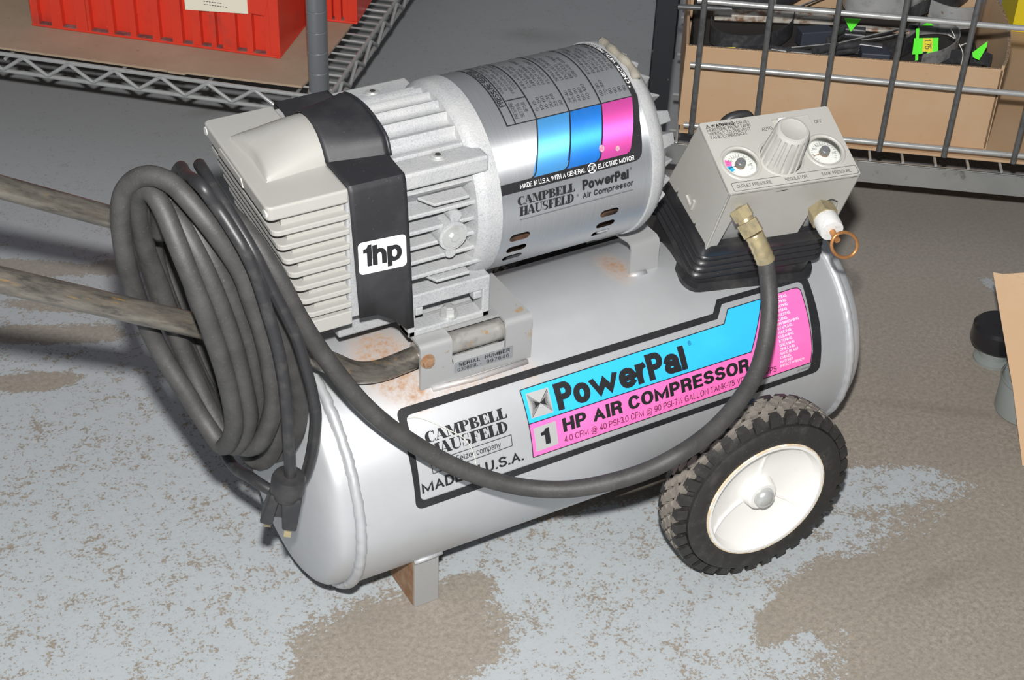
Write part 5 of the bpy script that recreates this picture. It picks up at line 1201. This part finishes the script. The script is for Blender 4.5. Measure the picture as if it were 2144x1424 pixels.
# red plastic bins
def bin_(name, label, pxR, pxL, depth, ribs, height, card):
    Pr = at_z(*pxR, CZ1); Pl = at_z(*pxL, CZ1)
    e1 = (Pr - Pl); L = e1.length; e1.normalize(); e2 = V((-e1.y, e1.x, 0))
    b = thing(name, label, 'bin', ((Pl.x + Pr.x) / 2, (Pl.y + Pr.y) / 2, CZ1), 'red parts bins on the wire shelf')
    T_ = Matrix(((e1.x, e2.x, 0, Pl.x), (e1.y, e2.y, 0, Pl.y), (0, 0, 1, CZ1), (0, 0, 0, 1)))
    body = MB(T_)
    t = 0.004; ins = 0.011
    body.box(0, 0, 0, L, depth, 0.004)
    body.box(0.006, ins, 0.004, L - 0.012, ins + t, height); body.box(0.006, depth - ins - t, 0.004, L - 0.012, depth - ins, height)
    body.box(0.006, ins, 0.004, 0.006 + t, depth - ins, height); body.box(L - 0.016, ins, 0.004, L - 0.012, depth - ins, height)
    body.box(L - 0.016, 0.0005, 0.004, L, depth, height)                     # solid right-hand nose
    body.hexa([(L * 0.80, -0.0005, 0.070), (L - 0.020, -0.0005, 0.066), (L - 0.020, ins, 0.066), (L * 0.80, ins, 0.070), (L * 0.80, -0.0005, height), (L + 0.002, -0.0005, height), (L + 0.002, ins, height), (L * 0.80, ins, height)])
    bo = body.obj('body', 'red_plastic', b, None, 0.0015)
    MB(T_).box(0.004, 0.0012, 0.004, L - 0.016, ins, 0.0052).obj('dust', 'red_dust', bo)
    for i, (f, w_) in enumerate(ribs):
        x = f * L
        MB(T_).hexa([(x, 0.0008, 0.004), (x + w_, 0.0008, 0.004), (x + w_, ins + 0.001, 0.004), (x, ins + 0.001, 0.004), (x, 0.0008, height * 0.9), (x + w_, 0.0008, height * 0.9), (x + w_, ins + 0.001, height * 0.9), (x, ins + 0.001, height * 0.9)]).obj('rib', 'red_plastic', bo)
    if card:
        lip = MB(T_).box(-0.004, -0.006, 0.062, L * 0.93, ins, 0.068).obj('lip', 'red_plastic', bo) if False else None
    return b, T_, L
b1, T1, L1 = bin_('parts_bin', 'red plastic bin with upright ribs and a cream card on its side', (587, 124), (66, 54), 0.20, [(0.004, 0.012), (0.085, 0.018), (0.185, 0.020), (0.232, 0.006), (0.315, 0.010), (0.405, 0.010), (0.495, 0.012), (0.575, 0.016), (0.655, 0.014), (0.730, 0.008), (0.775, 0.022), (0.870, 0.010), (0.945, 0.012)], 0.17, True)
cz_ = lambda u, v: T1 @ V((u, -0.0012 + 0.0003, v))
mb = MB(T1); q0 = T1.inverted() @ at_plane(388, 20, T1 @ V((0, -0.0015, 0)), V((T1[0][1], T1[1][1], 0))); q1 = T1.inverted() @ at_plane(519, 29, T1 @ V((0, -0.0015, 0)), V((T1[0][1], T1[1][1], 0)))
mb.hexa([(q0.x, -0.0018, q0.z), (q1.x, -0.0018, q1.z), (q1.x, 0.0004, q1.z), (q0.x, 0.0004, q0.z), (q0.x, -0.0018, q0.z + 0.055), (q1.x, -0.0018, q1.z + 0.055), (q1.x, 0.0004, q1.z + 0.055), (q0.x, 0.0004, q0.z + 0.055)])
card = mb.obj('card', 'cream_card', b1)
decal('print', [fit('(404) 373-0051', q0.x + 0.030, q0.z + 0.0165, q0.x + 0.058, q0.z + 0.0185), fit('www.alliancetools.com', q0.x + 0.022, q0.z + 0.0115, q0.x + 0.064, q0.z + 0.0138)], lambda u, v: T1 @ V((u, -0.0020, v)), 'grey_ink', card) if False else decal('print', [poly(rrect(q0.x + 0.030 + 0.0042 * k, q0.z + zz, q0.x + 0.033 + 0.0042 * k, q0.z + zz + 0.0011, 0.0003)) for zz, n in ((0.0170, 7), (0.0120, 9)) for k in range(n)], lambda u, v: T1 @ V((u, -0.0020, v)), 'grey_ink', card)
bin_('parts_bin', 'red plastic bin behind the grooved chrome corner post', (748, 52), (676, 44), 0.22, [(0.05, 0.012), (0.35, 0.010), (0.62, 0.012)], 0.17, False)

# ================================================================== RIGHT RACK
RZ = 0.120
Q0 = at_z(1801, 337, RZ); Q1 = at_z(2144, 369, RZ)
R1 = (Q1 - Q0); R1.z = 0; R1.normalize(); R2 = V((-R1.y, R1.x, 0)); RO = Q0.copy()
def rp(a, b, z): return V((RO.x, RO.y, 0)) + R1 * a + R2 * b + V((0, 0, z))
def on_rack(px, py, b=0.0):
    """point of the vertical plane b metres behind the rack front -> (a, z)"""
    P = at_plane(px, py, rp(0, b, 0), R2); return (P - RO).dot(R1), P.z
RM_ = Matrix(((R1.x, R2.x, 0, RO.x), (R1.y, R2.y, 0, RO.y), (0, 0, 1, 0), (0, 0, 0, 1)))
aL = on_rack(1398, 299)[0]; aR = 0.75
rack = thing('wire_rack', 'low black-posted rack with bright steel beam and wire grid front', 'rack', (RO.x, RO.y, 0))
mb = MB(RM_); mb.box(aL, 0.0, 0.086, aR, 0.003, RZ); mb.box(aL, 0.0, RZ - 0.003, aR, 0.006, RZ); mb.obj('front_beam', 'beam_steel', rack, None, 0.001)
mb = MB(RM_); mb.box(aL, 0.55, 0.086, aR, 0.553, RZ); mb.obj('back_beam', 'beam_steel', rack)
k = aL + 0.012; cell = 0.046
while k < aR - 0.01:
    rod('deck_wire', rp(k, 0.003, RZ + 0.002), rp(k, 0.55, RZ + 0.002), 0.0022, 'bright_wire', rack, 6); k += cell
for b in (0.045, 0.16, 0.30, 0.44): rod('deck_bar', rp(aL, b, RZ - 0.003), rp(aR, b, RZ - 0.003), 0.003, 'bright_wire', rack, 6)
# posts: black angle steel
pa, _ = on_rack(1378, 200)
def angle(a, b, s):
    m_ = MB(RM_); x0, x1 = sorted((a - 0.015, a + 0.015)); m_.box(a - 0.015, b, 0, a + 0.015, b + 0.003, 0.85); m_.box(a - 0.015 if s < 0 else a + 0.012, b, 0, a - 0.012 if s < 0 else a + 0.015, b + s_sign(b) * 0.03 if False else b + 0.03, 0.85); m_.obj('post', 'black_steel', rack, None, 0.0008)
angle(pa, -0.004, -1); angle(aR - 0.01, -0.004, 1); angle(pa, 0.525, -1); angle(aR - 0.01, 0.525, 1)
# wire grid panel: dark uprights in front of bright horizontals
gb = -0.006
for (x0, y0, x1, y1) in ((1471, 0, 1447, 277), (1610, 0, 1578, 300), (1755, 0, 1712, 300), (1902, 0, 1841, 311), (2056, 0, 1977, 322), (2207, 0, 2122, 336), (2370, 0, 2272, 350)):
    a0, z0 = on_rack(x0, y0, gb); a1, z1 = on_rack(x1, y1, gb); am = (a0 + a1) / 2
    rod('grid_upright', rp(a1, gb, 0.1425), rp(a1 + (a0 - a1) * 0.8, gb, 0.62), 0.0042, 'black_wire', rack, 10)
hz_ = []
for (x0, y0, x1, y1) in ((1771, 295, 2144, 327), (1464, 146, 2144, 191), (1477, 13, 2144, 51)):
    z = (on_rack(x0, y0, 0)[1] + on_rack(x1, y1, 0)[1]) / 2
    hz_.append(z)
for z in hz_ + [hz_[2] + (hz_[2] - hz_[1]), hz_[2] + 2 * (hz_[2] - hz_[1])]:
    rod('grid_bar', rp(aL + 0.02, 0.002, z), rp(aR - 0.02, 0.002, z), 0.0040, 'bright_wire', rack, 10)
a_, z_ = on_rack(1440, 17, 0.02); rod('brace', rp(pa, 0.02, z_), rp(a_ + 0.06, 0.03, z_), 0.004, 'black_wire', rack, 8)
# cardboard liner on the rack deck
LZ = RZ + 0.0045
ln0 = (at_z(1419, 268, LZ) - RO)
MBl = MB(RM_); lb0 = (at_z(1900, 322, LZ) - RO).dot(R2); MBl.box(aL + 0.015, lb0, LZ, aR - 0.03, 0.520, LZ + 0.004)
tag(MBl.obj('cardboard_sheet', 'cardboard'), 'flat tan cardboard sheet on the rack deck under the open carton and yellow bin', 'cardboard sheet')
# open carton behind the grid
KZ = LZ + 0.0042
cBL = at_z(1419, 262, KZ); cBR = at_z(2064, 313, KZ)
k1 = (cBR - cBL); CL = k1.length; k1.normalize(); k2 = V((-k1.y, k1.x, 0))
KM = Matrix(((k1.x, k2.x, 0, cBL.x), (k1.y, k2.y, 0, cBL.y), (0, 0, 1, KZ), (0, 0, 0, 1)))
KI = KM.inverted()
hTL = (KI @ at_plane(1428, 100, cBL, k2)).z; hTR = (KI @ at_plane(2105, 141, cBL, k2)).z
CH = (hTL + hTR) / 2; CD = 0.26
carton = thing('cardboard_box', 'open brown cardboard box full of metal bands behind the wire grid', 'box', ((cBL.x + cBR.x) / 2, (cBL.y + cBR.y) / 2, KZ))
t = 0.004
for nm, dims in (('front_wall', (0, 0, 0, CL, t, CH)), ('back_wall', (0, CD - t, 0, CL, CD, CH + 0.012)), ('side_wall', (0, t, 0, t, CD - t, CH)), ('bottom', (t, t, 0, CL - t, CD - t, t))):
    MB(KM).box(*dims).obj(nm, 'cardboard', carton, None, 0.0012)
MB(KM).box(0.003, 0.0004, CH - 0.0002, CL - 0.003, t - 0.0004, CH + 0.0003).obj('corrugated_edge', 'cardboard_edge', carton)
bul = lambda y: 0.026 * math.sin(math.pi * min(1.0, y / (CD * 1.15)) * 0.9) ** 0.8 if y > 0.004 else 0.0
sw_ = []; se_ = []
for k in range(15):
    y = CD * k / 14; xb = CL + bul(y) * 0.15; xt = CL + bul(y)
    sw_.append([(xb - t, y, 0), (xb, y, 0), (xt, y, CH + 0.006), (xt - t, y, CH + 0.006)])
    se_.append([(xt - t + 0.0003, y, CH + 0.0058), (xt - 0.0003, y, CH + 0.0058), (xt - 0.0003, y, CH + 0.0064), (xt - t + 0.0003, y, CH + 0.0064)])
MB(KM).bridge(sw_).obj('side_wall', 'cardboard', carton, 50)
MB(KM).bridge(se_).obj('corrugated_edge', 'cardboard_edge', carton)
def kc(px, py, c):
    """pixel -> carton coordinates on the level c above the carton floor"""
    return KI @ at_z(px, py, KZ + c)
# ---- contents: metal bands and tools with price tags
def band(label, pts, width, m, c0, thick=0.0016, tilt=(0, 0, 1), closed=False, name='metal_band', group=None):
    up = V(tilt).normalized(); P = catmull(pts, 6, closed); mb = MB(KM); rings = []
    n = len(P)
    for i in range(n):
        a = P[(i - 1) % n] if closed or i else P[0]; b = P[(i + 1) % n] if closed or i < n - 1 else P[-1]
        t_ = (b - a).normalized(); nn = t_.cross(up).normalized() * thick / 2; uu = up * width / 2
        rings.append([P[i] - nn - uu, P[i] + nn - uu, P[i] + nn + uu, P[i] - nn + uu])
    if closed: rings.append(rings[0])
    mb.bridge(rings, True, not closed)
    return tag(mb.obj(name, m, None, 50), label, 'band', group)
def kp(rows, c): return [kc(a, b, c) for a, b in rows]
c_ = CH
w_ = lambda z: z
band('black steel band bent in a wide U beside the black rack post', kp([(1488, 52), (1490, 72), (1520, 88), (1570, 92), (1620, 84), (1655, 62), (1662, 40)], c_ - 0.008), 0.026, 'band_black', 0)
band('wide shiny galvanised band curving at the back of the carton', kp([(1768, -30), (1775, -2), (1815, 10), (1870, 14), (1925, 8), (1940, -25)], c_ + 0.006), 0.034, 'band_galvanised', 0)
band('rust-spotted galvanised band in the back corner of the carton', kp([(1946, 22), (1985, 36), (2030, 38), (2056, 24), (2058, 4)], c_ - 0.006), 0.034, 'band_galvanised', 0)
band('thin grey strap curled in a loop beside the green tag with a yellow sticker', kp([(1900, 66), (1945, 58), (1985, 60), (2006, 76), (2003, 96), (1975, 116), (1930, 128)], c_ - 0.012), 0.020, 'band_grey', 0)
band('straight grey metal strap lying across the middle of the carton', kp([(1655, 102), (1740, 94), (1850, 80), (1900, 66)], c_ - 0.012), 0.018, 'band_grey', 0, tilt=(0, -0.8, 0.6))
band('short grey metal strap crossing over the straight one', kp([(1755, 92), (1830, 74), (1880, 62)], c_ - 0.004), 0.015, 'band_grey', 0, tilt=(0, -0.8, 0.6))
band('black steel band standing behind the pale green tag string', kp([(1856, 108), (1890, 100), (1915, 84), (1922, 60)], c_ - 0.014), 0.028, 'band_black', 0)
band('low black band along the front wall under the looped strap', kp([(1930, 122), (1990, 118), (2050, 120), (2075, 128)], c_ - 0.020), 0.020, 'band_black', 0)
band('long thin steel strip poking up at the back of the carton', kp([(1660, 20), (1720, -4), (1800, -30)], c_ + 0.002), 0.006, 'band_grey', 0, tilt=(0, -0.7, 0.7))
band('black band curving over the steel tube at the back of the carton', kp([(1500, -6), (1560, 6), (1630, 2), (1690, -24)], c_ + 0.006), 0.022, 'band_black', 0)
band('dark band between the two galvanised bands', kp([(1905, 30), (1950, 10), (2000, 4), (2040, -20)], c_ + 0.000), 0.022, 'band_black', 0)
def bar(label, p0, p1, c, wd, th, m, name, cat='tool'):
    a = kc(*p0, c); b = kc(*p1, c); t_ = (b - a).normalized(); n = V((0, 0, 1)); s_ = n.cross(t_).normalized() * wd / 2; n = n * th / 2
    return tag(MB(KM).hexa([a - s_ - n, a + s_ - n, b + s_ - n, b - s_ - n, a - s_ + n, a + s_ + n, b + s_ + n, b - s_ + n]).obj(name, m, None, None, 0.0015), label, cat)
bar('flat rusty steel bar at the post end of the carton, behind the U-shaped band', (1495, 30), (1745, 40), c_ - 0.004, 0.022, 0.010, 'rusty_bar', 'steel_bar', 'bar')
bar('rusty flat bar under the wide galvanised band', (1790, 58), (1905, 66), c_ - 0.014, 0.014, 0.004, 'rusty_bar', 'steel_bar', 'bar')
bar('dark blue block with rust-edged face beside the U-shaped band', (1672, 78), (1738, 74), c_ - 0.008, 0.024, 0.024, 'blue_black', 'metal_block', 'block')
bar('bright steel tube end at the back of the carton', (1520, 0), (1625, 4), c_ + 0.004, 0.010, 0.010, 'bright_wire', 'steel_tube', 'tube')
bar('dark blue block against the front wall of the carton', (1800, 118), (1860, 122), c_ - 0.020, 0.030, 0.024, 'blue_black', 'metal_block', 'block')
bar('black flat handle along the front wall near the U-shaped band', (1530, 102), (1605, 106), c_ - 0.016, 0.020, 0.010, 'band_black', 'tool_handle', 'tool')
def chain(label, pts, c):
    r_ = thing('link_chain', label, 'chain', KM @ kc(*pts[0], c))
    for i, (a, b) in enumerate(zip(pts, pts[1:])):
        p, q = KM @ kc(*a, c), KM @ kc(*b, c); m_ = MB(); t_ = (q - p).normalized(); s_ = V((0, 0, 1)).cross(t_)
        for o_ in (-0.004, 0.004): m_.tube([p + V((0, 0, o_)) - t_ * 0.004, (p + q) / 2 + V((0, 0, o_)) , q + V((0, 0, o_)) + t_ * 0.004], 0.006, 8)
        m_.cyl(p + V((0, 0, 0.009)), p - V((0, 0, 0.009)), 0.006, 12)
        m_.obj('link', 'band_black', r_, 50)
chain('black flat-link chain lying along the front wall of the carton', [(1610, 108), (1650, 114), (1692, 118)], c_ - 0.014)
chain('dark oily link chain heaped in the middle of the carton', [(1705, 112), (1745, 104), (1795, 98), (1840, 104)], c_ - 0.014)
chain('black link chain behind the grey straps under the galvanised band', [(1735, 86), (1765, 66), (1805, 70)], c_ - 0.012)
# dark filler of old iron under the visible layer
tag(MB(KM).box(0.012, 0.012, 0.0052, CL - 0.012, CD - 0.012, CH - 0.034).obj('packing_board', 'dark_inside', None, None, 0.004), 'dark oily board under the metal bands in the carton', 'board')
# price tags
def ptag(label, pxs, c, m='green_tag', tilt=0.0, sticker=None, string=None, thick=0.0006):
    P = [KM @ kc(a, b, c) for a, b in pxs]
    base = sum(P, V()) / len(P)
    r_ = thing('price_tag', label, 'price tag', base, 'price tags in the carton')
    nrm = (CAM - base).normalized(); up = V((0, 0, 1))
    # tag stands up facing the aisle: a real card in a plane through its lowest edge
    fn = (V((nrm.x, nrm.y, 0)).normalized() * 0.75 + up * 0.66).normalized()
    Q = [at_plane(a, b, base, fn) for a, b in pxs]
    m_ = MB(); n = len(Q); m_.add([q for q in Q] + [q - fn * thick for q in Q], [tuple(range(n)), tuple(range(2 * n - 1, n - 1, -1))] + [(i, (i + 1) % n, n + (i + 1) % n, n + i) for i in range(n)])
    card_ = m_.obj('card', m, r_)
    if sticker:
        S = [at_plane(a, b, base + fn * 0.0005, fn) for a, b in sticker[0]]
        MB().add(S, [tuple(range(len(S)))]).obj('sticker', 'yellow_sticker', card_)
        if sticker[1]:
            o_ = at_plane(*sticker[2][0], base + fn * 0.0009, fn); ux = at_plane(*sticker[2][1], base + fn * 0.0009, fn) - o_; uy = at_plane(*sticker[2][2], base + fn * 0.0009, fn) - o_
            decal('lettering', [fit(sticker[1], 0, 0, 1, 1, 0.01)], lambda u, v: o_ + ux * u + uy * v, 'ink', card_)
    for s_ in (string or []):
        MB().tube(catmull([at_plane(a, b, base + fn * 0.002, fn) for a, b in s_], 4), 0.0008, 6).obj('string', 'string', r_, 180)
ptag('bright green triangular price tag under the wide galvanised band', [(1768, 38), (1803, 40), (1781, 67)], c_ + 0.004)
ptag('green price tag with a yellow sticker beside the curled grey strap', [(1914, 80), (1965, 79), (1964, 110), (1910, 114)], c_ - 0.004, sticker=([(1933, 80), (1953, 80), (1952, 109), (1931, 110)], '1.75', ((1936, 83), (1936, 103), (1950, 83))), string=[[(1990, 60), (2000, 80), (1985, 72)]])
ptag('narrow green price tag seen edge-on next to the yellow sticker', [(1918, 60), (1925, 58), (1922, 126), (1916, 127)], c_ - 0.002)
ptag('small green tag peeping out behind the rust-spotted band', [(1930, 54), (1945, 45), (1955, 54)], c_ + 0.002)
ptag('green price tag leaning in the corner by the end wall of the carton', [(2036, 110), (2068, 86), (2066, 98), (2050, 126), (2037, 120)], c_ - 0.002, string=[[(2010, 96), (2030, 92), (2012, 135)], [(2008, 92), (2016, 112), (2013, 136)]])
ptag('yellow price tag showing low beside the U-shaped black band', [(1505, 99), (1540, 99), (1536, 107), (1503, 104)], c_ - 0.003, 'yellow_sticker')
# yellow bin standing further back on the same deck
yc = KI @ at_z(2117, 66, KZ); x0, y0 = yc.x, yc.y
yb = thing('yellow_bin', 'yellow plastic bin standing behind the open carton', 'bin', KM @ V((x0 + 0.13, y0 + 0.06, 0.0003)))
m_ = MB(KM); h_ = 0.11; w_, d_ = 0.26, 0.11
for q in ((x0, y0, x0 + w_, y0 + 0.004), (x0, y0 + d_ - 0.004, x0 + w_, y0 + d_), (x0, y0 + 0.004, x0 + 0.004, y0 + d_ - 0.004), (x0 + w_ - 0.004, y0 + 0.004, x0 + w_, y0 + d_ - 0.004)):
    m_.box(q[0], q[1], 0.0003, q[2], q[3], h_)
m_.box(x0 + 0.004, y0 + 0.004, 0.0003, x0 + w_ - 0.004, y0 + d_ - 0.004, 0.004)
m_.obj('body', 'yellow_plastic', yb)
m_ = MB(KM)
for q in ((x0 - 0.006, y0 - 0.006, x0 + w_ + 0.006, y0), (x0 - 0.006, y0 + d_, x0 + w_ + 0.006, y0 + d_ + 0.006), (x0 - 0.006, y0, x0, y0 + d_), (x0 + w_, y0, x0 + w_ + 0.006, y0 + d_)):
    m_.box(q[0], q[1], h_ - 0.012, q[2], q[3], h_)
m_.obj('rim', 'yellow_plastic', yb)

# ================================================================== THINGS AT THE RIGHT EDGE
# cardboard flap propped up, with a black cap and a grey drum behind it
g0 = at_z(2079, 570, 0.16)
fn = V((-0.55, -0.45, 0.70)).normalized()
ringp = [(2079, 570), (2100, 574), (2300, 560), (2300, 1500), (2215, 1500), (2142, 984), (2120, 809), (2101, 699)]
Q = [at_plane(a, b, g0, fn) for a, b in ringp]
low = min(q.z for q in Q)
m_ = MB(); n = len(Q); m_.add(Q + [q - fn * 0.004 for q in Q], [tuple(range(n)), tuple(range(2 * n - 1, n - 1, -1))] + [(i, (i + 1) % n, n + (i + 1) % n, n + i) for i in range(n)])
tag(m_.obj('cardboard_flap', 'cardboard'), 'worn cardboard flap leaning at an angle over a black knob and grey drum', 'cardboard sheet')
kb = at_z(2098, 700, 0.055)
capc = at_z(2096, 684, 0.052)
kn = thing('rubber_wheel', 'glossy black round wheel lying flat on a grey stem beside the cardboard flap', 'wheel', (capc.x, capc.y, 0))
MB().lathe([(0.026, 0.020), (0.028, 0.034), (0.033, 0.036), (0.052, 0.035), (0.056, 0.031), (0.057, 0.016), (0.055, 0.0)], (capc.x, capc.y, 0), (0, 0, 1), 36).obj('tire', 'gloss_black', kn, 40)
MB().lathe([(0.0, 0.026), (0.004, 0.026), (0.008, 0.020), (0.026, 0.018), (0.0265, 0.0)], (capc.x, capc.y, 0), (0, 0, 1), 28).obj('stem', 'grey_green', kn, 40)
dc = at_z(2168, 846, 0.03) + V((0.012, 0.020, 0))
dr = thing('metal_drum', 'dark grey-green metal drum half hidden under the cardboard flap', 'drum', (dc.x, dc.y, 0))
MB().lathe([(0.0, 0.036), (0.004, 0.040), (0.050, 0.040), (0.055, 0.037), (0.056, 0.0)], (dc.x, dc.y, 0), (0, 0, 1), 36).obj('drum', 'grey_green', dr, 40)
MB().lathe([(0.0495, 0.0408), (0.0515, 0.0416), (0.0535, 0.0408)], (dc.x, dc.y, 0), (0, 0, 1), 36, caps=False).obj('rolled_rim', 'grey_green', dr, 60)
